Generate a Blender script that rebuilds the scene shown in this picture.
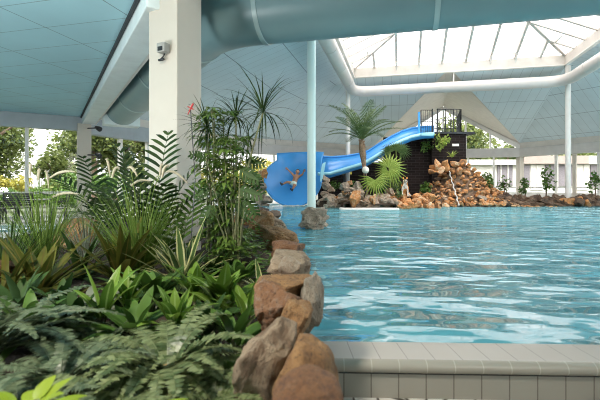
import bpy, bmesh, math, random
from mathutils import Vector, Matrix, noise
random.seed(7)
SC = bpy.context.scene
for _o in list(bpy.data.objects): bpy.data.objects.remove(_o)
COL = SC.collection
V = Vector; PI = math.pi
def R(d): return math.radians(d)

# ------------------------------------------------------------------ camera
EYE = 1.18; F = 400.0; HZ = 185.0
cam_d = bpy.data.cameras.new('camera'); cam = bpy.data.objects.new('camera', cam_d); COL.objects.link(cam)
cam.location = (0, 0, EYE); cam.rotation_euler = (PI/2, 0, 0)
cam_d.sensor_width = 36; cam_d.lens = 24.0; cam_d.shift_y = -15/600
cam_d.clip_start = .05; cam_d.clip_end = 400
cam_d.dof.use_dof = True; cam_d.dof.focus_distance = 14.0; cam_d.dof.aperture_fstop = 3.2
SC.camera = cam
# ------------------------------------------------------------------ world, sun, lights, exposure
w = bpy.data.worlds.new('world'); SC.world = w; w.use_nodes = True
bg = w.node_tree.nodes['Background']; _nt = w.node_tree           # overcast sky: bright overhead, dimmer at the horizon
_tc = _nt.nodes.new('ShaderNodeTexCoord'); _sp = _nt.nodes.new('ShaderNodeSeparateXYZ'); _nt.links.new(_tc.outputs['Generated'], _sp.inputs[0])
_mr = _nt.nodes.new('ShaderNodeMapRange'); _mr.inputs[1].default_value = .05; _mr.inputs[2].default_value = .8; _mr.inputs[3].default_value = 1.15; _mr.inputs[4].default_value = 7.0
_nt.links.new(_sp.outputs[2], _mr.inputs[0]); _nt.links.new(_mr.outputs[0], bg.inputs[1]); bg.inputs[0].default_value = (1.0, .98, .955, 1)
def sun(name, rot, e, ang, col):
    d = bpy.data.lights.new(name, 'SUN'); d.energy = e; d.angle = R(ang); d.color = col
    o = bpy.data.objects.new(name, d); COL.objects.link(o); o.rotation_euler = rot; return o
sun('sun', (R(24), R(14), 0), 2.0, 12, (1, .94, .84))
def area(name, loc, tgt, size, e, col=(1, 1, 1), sy=None):
    d = bpy.data.lights.new(name, 'AREA'); d.energy = e; d.size = size; d.color = col
    if sy: d.shape = 'RECTANGLE'; d.size_y = sy
    o = bpy.data.objects.new(name, d); COL.objects.link(o); o.location = loc
    o.rotation_euler = (V(tgt)-V(loc)).to_track_quat('-Z', 'Y').to_euler(); return o
area('hall_fill', (3.0, -2.0, 3.3), (1.0, 8, .6), 2.0, 45, (1, .97, .93))  # added fill from behind the camera, not a fitting of the hall
area('bed_fill', (-1.7, .5, 3.5), (-1.1, 2.8, .3), .45, 150, (1, .92, .80))  # added unseen light for contrast in the planting and the column's left face
area('roof_fill', (17.5, 9.0, 2.6), (3, 16, 6.5), 3.0, 430, (.96, .98, 1))  # added fill out of view at right, brightens the roof lining
area('roof_fill', (9.0, 2.6, 2.6), (2, 22, 5.5), 3.0, 200, (.97, .98, 1))  # second added roof fill, also unseen
area('beam_fill', (-4.4, 1.8, .7), (-2.2, 6, 3.5), .8, 130, (.95, 1, 1))  # added out-of-view light to lift the underside of the long beam
area('ceiling_fill', (-9.5, 1.0, .5), (-6, 6, 3.7), 3.0, 270, (.86, .98, 1))  # added unseen light that brightens the flat ceiling at left
vs = SC.view_settings; vs.view_transform = 'Standard'; vs.look = 'None'; vs.exposure = 0.34; vs.gamma = 1.0; vs.use_curve_mapping = False
SC.cycles.filter_width = 1.0; SC.cycles.max_bounces = 8; SC.cycles.diffuse_bounces = 4; SC.cycles.glossy_bounces = 3; SC.cycles.transparent_max_bounces = 16
SC.cycles.caustics_reflective = False; SC.cycles.caustics_refractive = False; SC.cycles.sample_clamp_indirect = 6; SC.cycles.use_denoising = True

# ------------------------------------------------------------------ helpers
def at(px, d, z=None, py=None):
    x = (px-300)/F*d
    if py is not None: z = EYE-(py-HZ)/F*d
    if z is None: z = 0
    return V((x, d, z))
class MB:
    def __init__(s): s.v = []; s.f = []; s.uv = []; s.mi = []; s.has_uv = False
    def face(s, pts, uv=None, mi=0):
        n = len(s.v); s.v += [tuple(p) for p in pts]; s.f.append(tuple(range(n, n+len(pts))))
        s.uv.append(uv); s.mi.append(mi)
        if uv: s.has_uv = True
    def grid(s, rows, uvs=None, close=False, mi=0):
        n = len(s.v); m = len(rows[0])
        for r in rows: s.v += [tuple(p) for p in r]
        for i in range(len(rows)-1):
            for j in range(m if close else m-1):
                k = (j+1) % m
                s.f.append((n+i*m+j, n+i*m+k, n+(i+1)*m+k, n+(i+1)*m+j)); s.mi.append(mi)
                if uvs: s.uv.append((uvs[i][j], uvs[i][k], uvs[i+1][k], uvs[i+1][j])); s.has_uv = True
                else: s.uv.append(None)
    def box(s, c, size, rz=0, M=None, mi=0):
        c = V(c); hx, hy, hz = size[0]/2, size[1]/2, size[2]/2
        Rm = M or Matrix.Rotation(rz, 3, 'Z')
        P = [c+Rm@V((x*hx, y*hy, z*hz)) for z in (-1, 1) for x, y in ((-1, -1), (1, -1), (1, 1), (-1, 1))]
        for q in ((3, 2, 1, 0), (4, 5, 6, 7), (0, 1, 5, 4), (1, 2, 6, 5), (2, 3, 7, 6), (3, 0, 4, 7)):
            a = [P[i] for i in q]
            s.face(a, mi=mi)
    def bar(s, a, b, wd, ht, up=V((0, 0, 1)), mi=0):
        a = V(a); b = V(b); d = (b-a); L = d.length
        if L < 1e-6: return
        d.normalize(); sx = d.cross(up)
        if sx.length < 1e-4: sx = d.cross(V((1, 0, 0)))
        sx.normalize(); u = sx.cross(d)
        s.box((a+b)/2, (wd, L, ht), M=Matrix((sx, d, u)).transposed(), mi=mi)
    def tube(s, pts, rad, n=10, cap=True, mi=0):
        pts = [V(p) for p in pts]; rad = rad if isinstance(rad, (list, tuple)) else [rad]*len(pts)
        rows = []; prev = None
        for i, p in enumerate(pts):
            t = (pts[min(i+1, len(pts)-1)]-pts[max(i-1, 0)]).normalized()
            if prev is None:
                a = t.cross(V((0, 0, 1)))
                if a.length < .05: a = t.cross(V((0, 1, 0)))
                a.normalize()
            else:
                a = (prev-t*prev.dot(t)).normalized()
            prev = a; b = t.cross(a)
            rows.append([p+(a*math.cos(2*PI*k/n)+b*math.sin(2*PI*k/n))*rad[i] for k in range(n)])
        s.grid(rows, close=True, mi=mi)
        if cap: s.face(list(reversed(rows[0])), mi=mi); s.face(rows[-1], mi=mi)
    def build(s, name, mat, parent=None, smooth=False, loc=None):
        me = bpy.data.meshes.new(name); me.from_pydata(s.v, [], s.f)
        if s.has_uv:
            l = me.uv_layers.new(name='UVMap'); k = 0
            for f, u in zip(s.f, s.uv):
                for i in range(len(f)):
                    l.data[k].uv = u[i] if u else (0, 0); k += 1
        mats = mat if isinstance(mat, (list, tuple)) else [mat]
        for m in mats: me.materials.append(m)
        me.polygons.foreach_set('material_index', s.mi)
        if smooth: me.polygons.foreach_set('use_smooth', [True]*len(me.polygons))
        me.update()
        o = bpy.data.objects.new(name, me); COL.objects.link(o)
        if parent is not None: o.parent = parent
        if loc is not None: o.location = loc
        return o
def tag(o, label, cat, group=None, kind=None):
    o['label'] = label; o['category'] = cat
    if group: o['group'] = group
    if kind: o['kind'] = kind
    return o
def struct(o): o['kind'] = 'structure'; return o
def thing(name, loc, label, cat, group=None, rz=0):
    o = bpy.data.objects.new(name, None); COL.objects.link(o); o.location = loc; o.rotation_euler = (0, 0, rz); o.empty_display_size = .1
    return tag(o, label, cat, group)
def copy_tree(o, parent=None):
    c = o.copy(); COL.objects.link(c)
    if parent is not None: c.parent = parent
    for ch in [x for x in COL.objects if x.parent == o]: copy_tree(ch, c)
    return c
def weld(o, d=.0005):
    bm = bmesh.new(); bm.from_mesh(o.data); bmesh.ops.remove_doubles(bm, verts=bm.verts, dist=d)
    bmesh.ops.recalc_face_normals(bm, faces=bm.faces); bm.to_mesh(o.data); bm.free(); return o
def solid(o, t, off=-1):
    m = o.modifiers.new('solid', 'SOLIDIFY'); m.thickness = t; m.offset = off; return o
def bevel(o, wd, seg=2):
    weld(o); m = o.modifiers.new('bevel', 'BEVEL'); m.width = wd; m.segments = seg; m.limit_method = 'ANGLE'; return o

# ------------------------------------------------------------------ materials
class N:
    def __init__(s, name):
        s.m = bpy.data.materials.new(name); s.m.use_nodes = True; s.t = s.m.node_tree; s.n = s.t.nodes; s.l = s.t.links
        s.p = s.n['Principled BSDF']; s.out = s.n['Material Output']
    def new(s, typ, **kw):
        x = s.n.new(typ)
        for k, v in kw.items():
            if k.startswith('i_'):
                x.inputs[int(k[2:]) if k[2:].isdigit() else k[2:].replace('_', ' ')].default_value = v
            else: setattr(x, k, v)
        return x
    def link(s, a, b): s.l.new(a, b)
    def math(s, op, a, b=None):
        x = s.new('ShaderNodeMath', operation=op)
        for i, q in enumerate((a, b)):
            if q is None: continue
            if isinstance(q, (int, float)): x.inputs[i].default_value = q
            else: s.link(q, x.inputs[i])
        return x.outputs[0]
    def ramp(s, fac, stops):
        x = s.new('ShaderNodeValToRGB'); e = x.color_ramp.elements
        while len(e) < len(stops): e.new(.5)
        for i, (p, c) in enumerate(stops): e[i].position = p; e[i].color = (*c, 1)
        s.link(fac, x.inputs[0]); return x.outputs[0]
    def mix(s, fac, a, b, blend='MIX'):
        x = s.new('ShaderNodeMix', data_type='RGBA', blend_type=blend)
        for i, q in ((0, fac), (6, a), (7, b)):
            if isinstance(q, (int, float)): x.inputs[i].default_value = q
            elif isinstance(q, tuple): x.inputs[i].default_value = (*q, 1)
            else: s.link(q, x.inputs[i])
        return x.outputs[2]
    def noise(s, scale, vec=None, detail=4, rough=.55):
        x = s.new('ShaderNodeTexNoise'); x.inputs['Scale'].default_value = scale; x.inputs['Detail'].default_value = detail; x.inputs['Roughness'].default_value = rough
        if vec is not None: s.link(vec, x.inputs['Vector'])
        return x.outputs['Fac']
    def coord(s, which='Object'): return s.new('ShaderNodeTexCoord').outputs[which]
    def bump(s, h, strength=.3, dist=.02):
        b = s.new('ShaderNodeBump'); b.inputs['Strength'].default_value = strength; b.inputs['Distance'].default_value = dist
        s.link(h, b.inputs['Height']); s.link(b.outputs[0], s.p.inputs['Normal']); return b.outputs[0]
    def base(s, c):
        if isinstance(c, tuple): s.p.inputs['Base Color'].default_value = (*c, 1)
        else: s.link(c, s.p.inputs['Base Color'])
    def rough(s, r): s.p.inputs['Roughness'].default_value = r
def paint(name, c, rough=.5, var=.06, scale=3, metal=0):
    g = N(name); f = g.noise(scale, g.coord())
    g.base(g.ramp(f, [(.3, tuple(x*(1-var) for x in c)), (.7, tuple(min(1, x*(1+var)) for x in c))])); g.rough(rough); g.p.inputs['Metallic'].default_value = metal
    return g.m
def lines_mat(name, c, line, su, sv, wu, wv, rough=.6, seam=None):
    """panels: joints every su / sv metres (UV in metres)"""
    g = N(name); uv = g.new('ShaderNodeSeparateXYZ'); g.link(g.coord('UV'), uv.inputs[0])
    def ln(o, sp, wd):
        a = g.math('DIVIDE', o, sp); a = g.math('FRACT', a); a = g.math('SUBTRACT', a, .5); a = g.math('ABSOLUTE', a)
        return g.math('GREATER_THAN', a, .5-wd/sp/2)
    a = ln(uv.outputs[0], su, wu); b = ln(uv.outputs[1], sv, wv)
    f = g.noise(.7, g.coord()); base = g.ramp(f, [(.3, tuple(x*.94 for x in c)), (.7, tuple(min(1, x*1.04) for x in c))])
    base = g.mix(a, base, line if seam is None else seam); base = g.mix(b, base, line)
    g.base(base); g.rough(rough); return g.m
def leaf_mat(name, c1, c2, rough=.4, trans=.25, edge=None, stripe=None, spec=.25):
    g = N(name); oi = g.new('ShaderNodeObjectInfo'); geo = g.new('ShaderNodeNewGeometry')
    f = g.noise(9, g.coord(), 3); f = g.math('ADD', g.math('MULTIPLY', f, .5), g.math('MULTIPLY', geo.outputs['Random Per Island'], .5))
    c = g.ramp(f, [(.2, c1), (.8, c2)])
    if edge or stripe:
        uv = g.new('ShaderNodeSeparateXYZ'); g.link(g.coord('UV'), uv.inputs[0])
        a = g.math('ABSOLUTE', g.math('SUBTRACT', uv.outputs[0], .5))
        if edge: c = g.mix(g.math('GREATER_THAN', a, .30), c, edge)
        if stripe: c = g.mix(g.math('LESS_THAN', a, .07), c, stripe)
    g.base(c); g.rough(rough); g.p.inputs['Specular IOR Level'].default_value = spec
    if trans:
        t = g.new('ShaderNodeBsdfTranslucent'); mx = g.new('ShaderNodeMixShader'); mx.inputs[0].default_value = trans
        g.link(c, t.inputs[0]); g.link(g.p.outputs[0], mx.inputs[1]); g.link(t.outputs[0], mx.inputs[2]); g.link(mx.outputs[0], g.out.inputs[0])
    return g.m
def rock_mat(name, cols, scale=4, dark=(.03, .02, .015), rnd=.55, island=False):
    g = N(name); oi = g.new('ShaderNodeNewGeometry') if island else g.new('ShaderNodeObjectInfo'); rk = 'Random Per Island' if island else 'Random'; co = g.coord()
    off = g.new('ShaderNodeVectorMath', operation='ADD'); g.link(co, off.inputs[0])
    cx = g.new('ShaderNodeCombineXYZ'); g.link(g.math('MULTIPLY', oi.outputs[rk], 37.0), cx.inputs[0]); g.link(cx.outputs[0], off.inputs[1])
    f = g.noise(scale, off.outputs[0], 6, .62)
    f2 = g.math('ADD', g.math('MULTIPLY', f, 1-rnd+.15), g.math('MULTIPLY', oi.outputs[rk], rnd))
    n = len(cols); c = g.ramp(f2, [(.22+.6*i/(n-1), q) for i, q in enumerate(cols)])
    c = g.mix(g.ramp(g.noise(scale*.55, off.outputs[0], 5, .6), [(.48, (0, 0, 0)), (.60, (1, 1, 1))]), c, cols[-2] if len(cols) > 3 else cols[0])
    k = g.noise(scale*3.5, off.outputs[0], 8, .7)
    c = g.mix(g.ramp(k, [(.33, (1, 1, 1)), (.47, (0, 0, 0))]), c, dark)
    g.base(c); g.rough(.75); g.bump(g.math('ADD', g.noise(scale*4, off.outputs[0], 8, .7), g.math('MULTIPLY', f, 2.0)), .7, .03)
    return g.m

M = {}
M['ceil'] = lines_mat('ceiling panels', (.40, .66, .73), (.20, .30, .32), .765, 1.57, .012, .018)  # teal cast of light bounced off the water is put into this colour
M['roof'] = lines_mat('roof lining', (.53, .63, .67), (.22, .27, .30), .46, 1.9, .022, .034, seam=(.36, .43, .46))
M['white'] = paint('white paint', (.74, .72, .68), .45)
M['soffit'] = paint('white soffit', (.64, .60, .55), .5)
M['teal_white'] = paint('pale enamel', (.72, .80, .80), .4)
M['column'] = paint('column render', (.52, .475, .41), .5, .03)
M['beam'] = paint('beam grey', (.55, .53, .51), .5)
M['header'] = paint('header grey', (.36, .40, .43), .5)
M['post'] = paint('post enamel', (.66, .84, .82), .3, .02)
M['duct'] = paint('large duct', (.19, .30, .315), .38, .05, 1.2)
M['pipe'] = paint('white duct', (.60, .57, .545), .35, .03)
M['seam'] = paint('duct seam', (.36, .48, .48), .35, .03)
M['dark'] = paint('dark joint', (.02, .025, .03), .6)
M['black'] = paint('black enamel', (.015, .016, .018), .4)
M['grey'] = paint('grey plastic', (.30, .30, .28), .5)
M['soil'] = N('soil').m
g = N('soil2'); g.base(g.ramp(g.noise(14, g.coord(), 8, .7), [(.3, (.012, .008, .005)), (.7, (.07, .042, .025))])); g.rough(.95); g.bump(g.noise(30, g.coord(), 6), .8, .03); M['soil'] = g.m
M['deck'] = lines_mat('deck tile', (.58, .57, .54), (.4, .4, .38), .3, .3, .008, .008, .5)
g = N('crazy paving'); vo = g.new('ShaderNodeTexVoronoi', feature='DISTANCE_TO_EDGE'); vo.inputs['Scale'].default_value = 6; g.link(g.coord(), vo.inputs['Vector'])
g.base(g.ramp(vo.outputs['Distance'], [(.02, (.06, .05, .04)), (.05, (.62, .60, .56))])); g.rough(.4); M['paving'] = g.m
M['tile'] = lines_mat('coping tile', (.60, .54, .47), (.16, .14, .12), .151, .1685, .005, .006, .35)
M['tile_face'] = lines_mat('face tile', (.34, .32, .275), (.13, .11, .09), .151, 9, .006, .0, .35)
g = N('pool tile'); f = g.noise(.5, g.coord(), 3)
g.base(g.ramp(f, [(.3, (.22, .66, .76)), (.7, (.30, .76, .83))])); g.rough(.6); M['pool'] = g.m
# water: fresnel mix of a clear tinted surface and a mirror, with wave bump
g = N('pool water'); co = g.coord()
mp = g.new('ShaderNodeMapping'); mp.inputs['Scale'].default_value = (.6, 1.1, 1); mp.inputs['Rotation'].default_value = (0, 0, R(12)); g.link(co, mp.inputs[0])
h = g.math('ADD', g.math('MULTIPLY', g.noise(1.55, mp.outputs[0], 1.2, .5), 1.0), g.math('MULTIPLY', g.noise(4.5, mp.outputs[0], 1.0, .5), .24))
b = g.new('ShaderNodeBump'); b.inputs['Strength'].default_value = 1.0; b.inputs['Distance'].default_value = .20; g.link(h, b.inputs['Height'])
fr = g.new('ShaderNodeFresnel'); fr.inputs[0].default_value = 1.36; g.link(b.outputs[0], fr.inputs['Normal'])
fr_o = g.math('MINIMUM', g.math('MULTIPLY', fr.outputs[0], 1.8), .46)
tr = g.new('ShaderNodeBsdfTransparent'); tr.inputs[0].default_value = (.55, .84, .89, 1)
df = g.new('ShaderNodeBsdfDiffuse'); df.inputs[0].default_value = (.165, .51, .60, 1)      # slightly milky pool water
mb_ = g.new('ShaderNodeMixShader'); mb_.inputs[0].default_value = .62; g.link(tr.outputs[0], mb_.inputs[1]); g.link(df.outputs[0], mb_.inputs[2])
gl = g.new('ShaderNodeBsdfGlossy'); gl.inputs['Roughness'].default_value = .015; g.link(b.outputs[0], gl.inputs['Normal'])
mx = g.new('ShaderNodeMixShader'); g.link(fr_o, mx.inputs[0]); g.link(mb_.outputs[0], mx.inputs[1]); g.link(gl.outputs[0], mx.inputs[2]); g.link(mx.outputs[0], g.out.inputs[0])
M['water'] = g.m
g = N('pane'); tr = g.new('ShaderNodeBsdfTransparent'); tr.inputs[0].default_value = (.95, .97, .96, 1); gl = g.new('ShaderNodeBsdfGlossy'); gl.inputs['Roughness'].default_value = .02
fr = g.new('ShaderNodeFresnel'); fr.inputs[0].default_value = 1.4; mx = g.new('ShaderNodeMixShader'); g.link(fr.outputs[0], mx.inputs[0]); g.link(tr.outputs[0], mx.inputs[1]); g.link(gl.outputs[0], mx.inputs[2]); g.link(mx.outputs[0], g.out.inputs[0]); M['glass'] = g.m
g = N('milky pane'); tr = g.new('ShaderNodeBsdfTransparent'); tr.inputs[0].default_value = (.50, .48, .48, 1); gl = g.new('ShaderNodeBsdfTranslucent'); gl.inputs[0].default_value = (.8, .77, .77, 1)
mx = g.new('ShaderNodeMixShader'); mx.inputs[0].default_value = .2; g.link(tr.outputs[0], mx.inputs[1]); g.link(gl.outputs[0], mx.inputs[2]); g.link(mx.outputs[0], g.out.inputs[0]); M['milky'] = g.m
M['blue'] = paint('blue fibreglass', (.06, .34, .78), .3, .08, .8)
M['rim'] = paint('pale blue rim', (.33, .68, .80), .3)
g = N('dark brick'); br = g.new('ShaderNodeTexBrick'); br.inputs['Scale'].default_value = 1; br.inputs['Color1'].default_value = (.016, .012, .012, 1); br.inputs['Color2'].default_value = (.026, .019, .018, 1); br.inputs['Mortar'].default_value = (.05, .042, .04, 1)
br.inputs['Brick Width'].default_value = .42; br.inputs['Row Height'].default_value = .14; br.inputs['Mortar Size'].default_value = .012; g.link(g.coord('UV'), br.inputs[0]); g.base(br.outputs[0]); g.rough(.95); g.p.inputs['Specular IOR Level'].default_value = .1; M['brick'] = g.m
RW = [(.10, .05, .025), (.28, .14, .06), (.46, .28, .13), (.54, .23, .07), (.60, .46, .30)]
M['rock'] = rock_mat('reddish pool rock', RW, 3.2); M['rubble'] = rock_mat('reddish rubble', RW, 15, island=True)
M['rock_dark'] = rock_mat('brown bank rock', [(.03, .02, .014), (.07, .042, .026), (.13, .078, .045), (.19, .13, .085)], 3.2)
M['rock_grey'] = rock_mat('grey rock', [(.10, .08, .06), (.26, .21, .16), (.42, .35, .27), (.34, .22, .14)], 4)
M['boulder'] = rock_mat('brown boulder', [(.09, .042, .018), (.24, .12, .048), (.36, .19, .075), (.40, .28, .16)], 3.2, (.05, .028, .018), .25)
M['boulder_tan'] = rock_mat('tan boulder', [(.20, .13, .08), (.32, .23, .15), (.42, .32, .225)], 2.8, (.13, .09, .06), .2)
M['boulder_red'] = rock_mat('red brown boulder', [(.06, .03, .024), (.14, .065, .04), (.25, .115, .05), (.29, .20, .145)], 3.8, (.05, .025, .02), .2)
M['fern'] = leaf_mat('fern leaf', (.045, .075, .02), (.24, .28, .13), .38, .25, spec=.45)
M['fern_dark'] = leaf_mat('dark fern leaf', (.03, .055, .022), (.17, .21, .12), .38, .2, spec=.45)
M['lily'] = leaf_mat('bright leaf', (.06, .135, .016), (.21, .33, .05), .32, .35, stripe=(.27, .38, .11))
M['lime'] = leaf_mat('lime leaf', (.20, .30, .02), (.33, .43, .04), .4, .35)
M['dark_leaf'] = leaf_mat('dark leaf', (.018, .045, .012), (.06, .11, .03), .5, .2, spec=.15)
M['bronze'] = leaf_mat('bronze leaf', (.035, .055, .012), (.17, .165, .028), .35, .3, stripe=(.16, .12, .03))
M['varieg'] = leaf_mat('variegated leaf', (.035, .07, .02), (.07, .12, .03), .35, .2, edge=(.46, .44, .20))
M['silver'] = leaf_mat('grey leaf', (.13, .15, .10), (.30, .32, .24), .3, .15)
M['grass'] = leaf_mat('grass blade', (.08, .15, .02), (.25, .35, .08), .45, .3)
M['plume'] = leaf_mat('grass plume', (.52, .46, .32), (.74, .68, .54), .9, .3)
M['shrub_leaf'] = leaf_mat('tall shrub leaf', (.05, .11, .018), (.21, .31, .07), .4, .3)
M['bush'] = leaf_mat('bush leaf', (.03, .08, .012), (.13, .23, .05), .35, .3)
M['palm'] = leaf_mat('palm leaf', (.05, .10, .035), (.17, .25, .09), .4, .25)
M['palm_dark'] = leaf_mat('dark palm leaf', (.012, .032, .010), (.05, .085, .025), .45, .15, spec=.12)
M['fan'] = leaf_mat('fan palm leaf', (.22, .33, .05), (.48, .56, .16), .45, .3)
M['tree'] = leaf_mat('tree leaf', (.055, .085, .02), (.20, .24, .07), .6, .35)
M['tree_yel'] = leaf_mat('yellow shrub leaf', (.20, .19, .03), (.36, .32, .06), .6, .3)
M['bark'] = paint('bark', (.13, .09, .06), .9, .4, 20)
M['cane'] = paint('cane', (.16, .17, .08), .7, .3, 20)
M['palm_bark'] = paint('palm bark', (.30, .19, .12), .9, .4, 14)
M['red'] = paint('red ornament', (.42, .03, .03), .4)
M['orange'] = paint('tiger orange', (.72, .27, .06), .5)
M['skin'] = paint('skin', (.50, .25, .15), .5, .05, 8)
M['shorts'] = paint('pale shorts', (.66, .78, .70), .8)
M['hair'] = paint('hair', (.03, .02, .015), .7)
M['shoe'] = paint('dark water shoe', (.06, .07, .09), .6)
M['wallp'] = paint('pale wall', (.72, .70, .66), .6)
M['panel'] = paint('mauve cladding', (.20, .18, .20), .6)
M['terracotta'] = paint('pinkish roof edge', (.36, .30, .27), .7)
M['towel'] = paint('coral towel', (.75, .16, .07), .9)
M['lawn'] = paint('lawn', (.045, .055, .028), .9, .3, 4)
M['globe'] = paint('opal globe', (.82, .78, .68), .25, .02)
M['stream'] = paint('trickling water', (.50, .50, .47), .1, .35, 14)
# ================================================================== STRUCTURE
UB = V((.242, .970, 0)); VB = V((.970, -.242, 0))      # the two panel directions of the hall
P0 = V((-1.16, 4.2, 0)); P1 = V((-7.95, 15.0, 0)); P2 = V((-4.4, 23.2, 0)); P3 = V((5.35, 29.35, 0)); P4 = V((14.85, 27.0, 0))
P5 = V((20.8, 17.1, 0)); P6 = V((18.9, 8.5, 0)); P7 = V((8.6, 1.7, 0))
R1 = V((2.89, 21.8, 7.05)); R2 = V((12.97, 19.5, 7.05)); RL = 12.4
R0 = R1-UB*RL; R3 = R2-UB*RL
def zz(p, z): return V((p.x, p.y, z))
def poly(name, pts, mat, kind=True, uvf=None):
    mb = MB(); mb.face(pts, [uvf(p) for p in pts] if uvf else None); o = mb.build(name, mat)
    return struct(o) if kind else o
# ground, floor
gz = -.08
mb = MB()
for x0, x1, y0, y1 in ((-140, -2.7, -60, 160), (19.5, 140, -60, 160), (-2.7, 19.5, -60, 2.0), (-2.7, 19.5, 21.1, 160)): mb.face([V((x0, y0, gz)), V((x1, y0, gz)), V((x1, y1, gz)), V((x0, y1, gz))])
struct(mb.build('ground', M['lawn']))
duv = lambda p: (p.x, p.y)
POOL = [V(p) for p in ((-.3, 2.47, 0), (12, 2.05, 0), (16, 6, 0), (19, 10, 0), (19.4, 17, 0), (15, 19.8, 0), (7.6, 19.6, 0), (4.4, 18.3, 0), (1.4, 18.2, 0), (-.6, 21, 0), (-2.6, 21, 0), (-2.15, 17, 0), (-1.15, 13, 0), (-.42, 8, 0), (-.1, 5, 0), (0, 3.5, 0))]
poly('floor', [V((-15, -5, 0)), V((0, -5, 0)), POOL[0], POOL[15], POOL[14], POOL[13], POOL[12], POOL[11], POOL[10], P2+V((1.8, 1.0, 0)), P2, P1, P1-V((.857, .515, 0))*8.2], M['deck'], uvf=duv)
poly('floor', [V((0, -5, 0)), V((24, -5, 0)), V((24, 1.6, 0)), POOL[1], POOL[0]], M['paving'])
poly('floor', [POOL[1], V((24, 1.6, 0)), P5+V((3.2, 0, 0)), P5, P4+V((.2, 0, 0)), POOL[5], POOL[4], POOL[3], POOL[2]], M['deck'], uvf=duv).location.z = .2
poly('floor', [POOL[10], POOL[9], POOL[8], POOL[7], POOL[6], POOL[5], P4+V((.2, 0, 0)), P4, P3, P2+V((1.8, 1.0, 0))], M['deck'], uvf=duv).location.z = .2
# pool basin and water
mb = MB(); mb.face([zz(p, -1.15) for p in POOL])
for a, b in zip(POOL, POOL[1:]+POOL[:1]): mb.face([zz(a, -1.15), zz(b, -1.15), zz(b, .2), zz(a, .2)])
struct(mb.build('pool_basin', M['pool']))
mb = MB(); mb.face([zz(p, .18) for p in POOL]); struct(mb.build('pool_water', M['water']))
# a small second pool seen behind the planting at left, with a white kerb
c0, c1, c2, c3 = V((-10.5, 8.9, 0)), V((-5.2, 8.9, 0)), V((-6.2, 10.8, 0)), V((-11.5, 10.8, 0))
mb = MB()
for a, b in ((c0, c1), (c1, c2), (c2, c3), (c3, c0)): mb.bar(zz(a, .06), zz(b, .06), .22, .12)
struct(mb.build('pool_kerb', M['white']))
mb = MB(); mb.face([zz(p, .03) for p in (c0, c1, c2, c3)]); struct(mb.build('pool_basin', M['pool']))
mb = MB(); mb.face([zz(p, .085) for p in (c0, c1, c2, c3)]); struct(mb.build('pool_water', M['water']))
# tiled pool rim in the foreground
ra, rb = V((-.3, 2.235, 0)), V((12.0, 1.83, 0)); rd = (rb-ra).normalized(); rn = V((-rd.y, rd.x, 0)); RLn = (rb-ra).length
def extr(prof, name, mat, vs=1, du=0, skew=0):
    mb = MB(); L = [0]
    for a, b in zip(prof, prof[1:]): L.append(L[-1]+math.hypot(b[0]-a[0], b[1]-a[1]))
    rows = [[ra+rn*o+V((0, 0, z)) for o, z in prof], [rb+rn*o+V((0, 0, z)) for o, z in prof]]
    uvs = [[(du+skew*l, l*vs+.08) for l in L], [(RLn+du+skew*l, l*vs+.08) for l in L]]
    mb.grid(rows, uvs); return struct(mb.build(name, mat, smooth=len(prof) > 4))
extr([(.27, .10), (.27, .208), (.262, .21), (.022, .21)], 'trim_1', M['tile_face'] if False else lines_mat('coping top', (.37, .34, .30), (.17, .15, .13), .151, 9, .005, 0, .3), du=.03, skew=-.07)
extr([(.022, .21)]+[(.022-.045*math.sin(PI*k/10), .21-.0725*(1-math.cos(PI*k/10))/2) for k in range(1, 11)], 'trim_2', lines_mat('bullnose tile', (.36, .335, .285), (.48, .45, .39), .151, 9, .005, 0, .25), du=.06)
extr([(.022, .1375), (.008, .137), (.008, .13)], 'trim_3', M['dark'])
extr([(.006, .133), (.006, 0)], 'trim_4', M['tile_face'], du=.06)

# flat ceiling at left and above the camera
cuv = lambda p: (p.x*.242+p.y*.970-.25+.3825, p.x*.970-p.y*.242+.785)
WL = P1-V((.857, .515, 0))*9
poly('ceiling', [zz(P1, 3.7), zz(P0, 3.7), zz(P7, 3.7), V((9.0, -5, 3.7)), V((-15.6, -5, 3.7)), zz(WL, 3.7)], M['ceil'], uvf=cuv)
# the long beam with its dark shadow gap
bd = (P1-P0).normalized(); bn = V((-bd.y, bd.x, 0))      # bn points to the left, away from the pool
PB = P0+bd*1.12
mb = MB(); mb.bar(zz(PB, 3.60), zz(P1, 3.60), .42, .34); o = bevel(struct(mb.build('trim_5', M['teal_white'])), .015)
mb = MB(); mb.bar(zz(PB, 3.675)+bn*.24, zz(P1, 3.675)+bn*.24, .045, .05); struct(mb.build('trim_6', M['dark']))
mb = MB(); mb.bar(zz(PB, 3.47)-bn*.24, zz(P1, 3.47)-bn*.24, .06, .05); struct(mb.build('trim_7', M['white']))
mb = MB(); mb.bar(zz(PB, 3.9)-bn*.12, zz(P1, 3.9)-bn*.12, .10, .36); struct(mb.build('trim_8', M['header']))

# eaves round the pool: lower grey beam + white fascia
def eave(n, a, b, z0=3.07, z1=3.68, z2=4.02, m0='beam'):
    mb = MB(); mb.bar(zz(a, (z0+z1)/2), zz(b, (z0+z1)/2), .34, z1-z0); bevel(struct(mb.build('trim_%d' % n, M[m0])), .02)
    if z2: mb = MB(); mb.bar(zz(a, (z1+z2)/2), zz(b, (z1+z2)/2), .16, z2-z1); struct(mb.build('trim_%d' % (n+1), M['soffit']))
eave(9, P1, P2, m0='header'); eave(11, P2, P3); eave(13, P3, P4, z2=None); eave(15, P4, P5); eave(17, P5, P6); eave(19, P6, P7); eave(21, P7, P0, 3.5)
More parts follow.
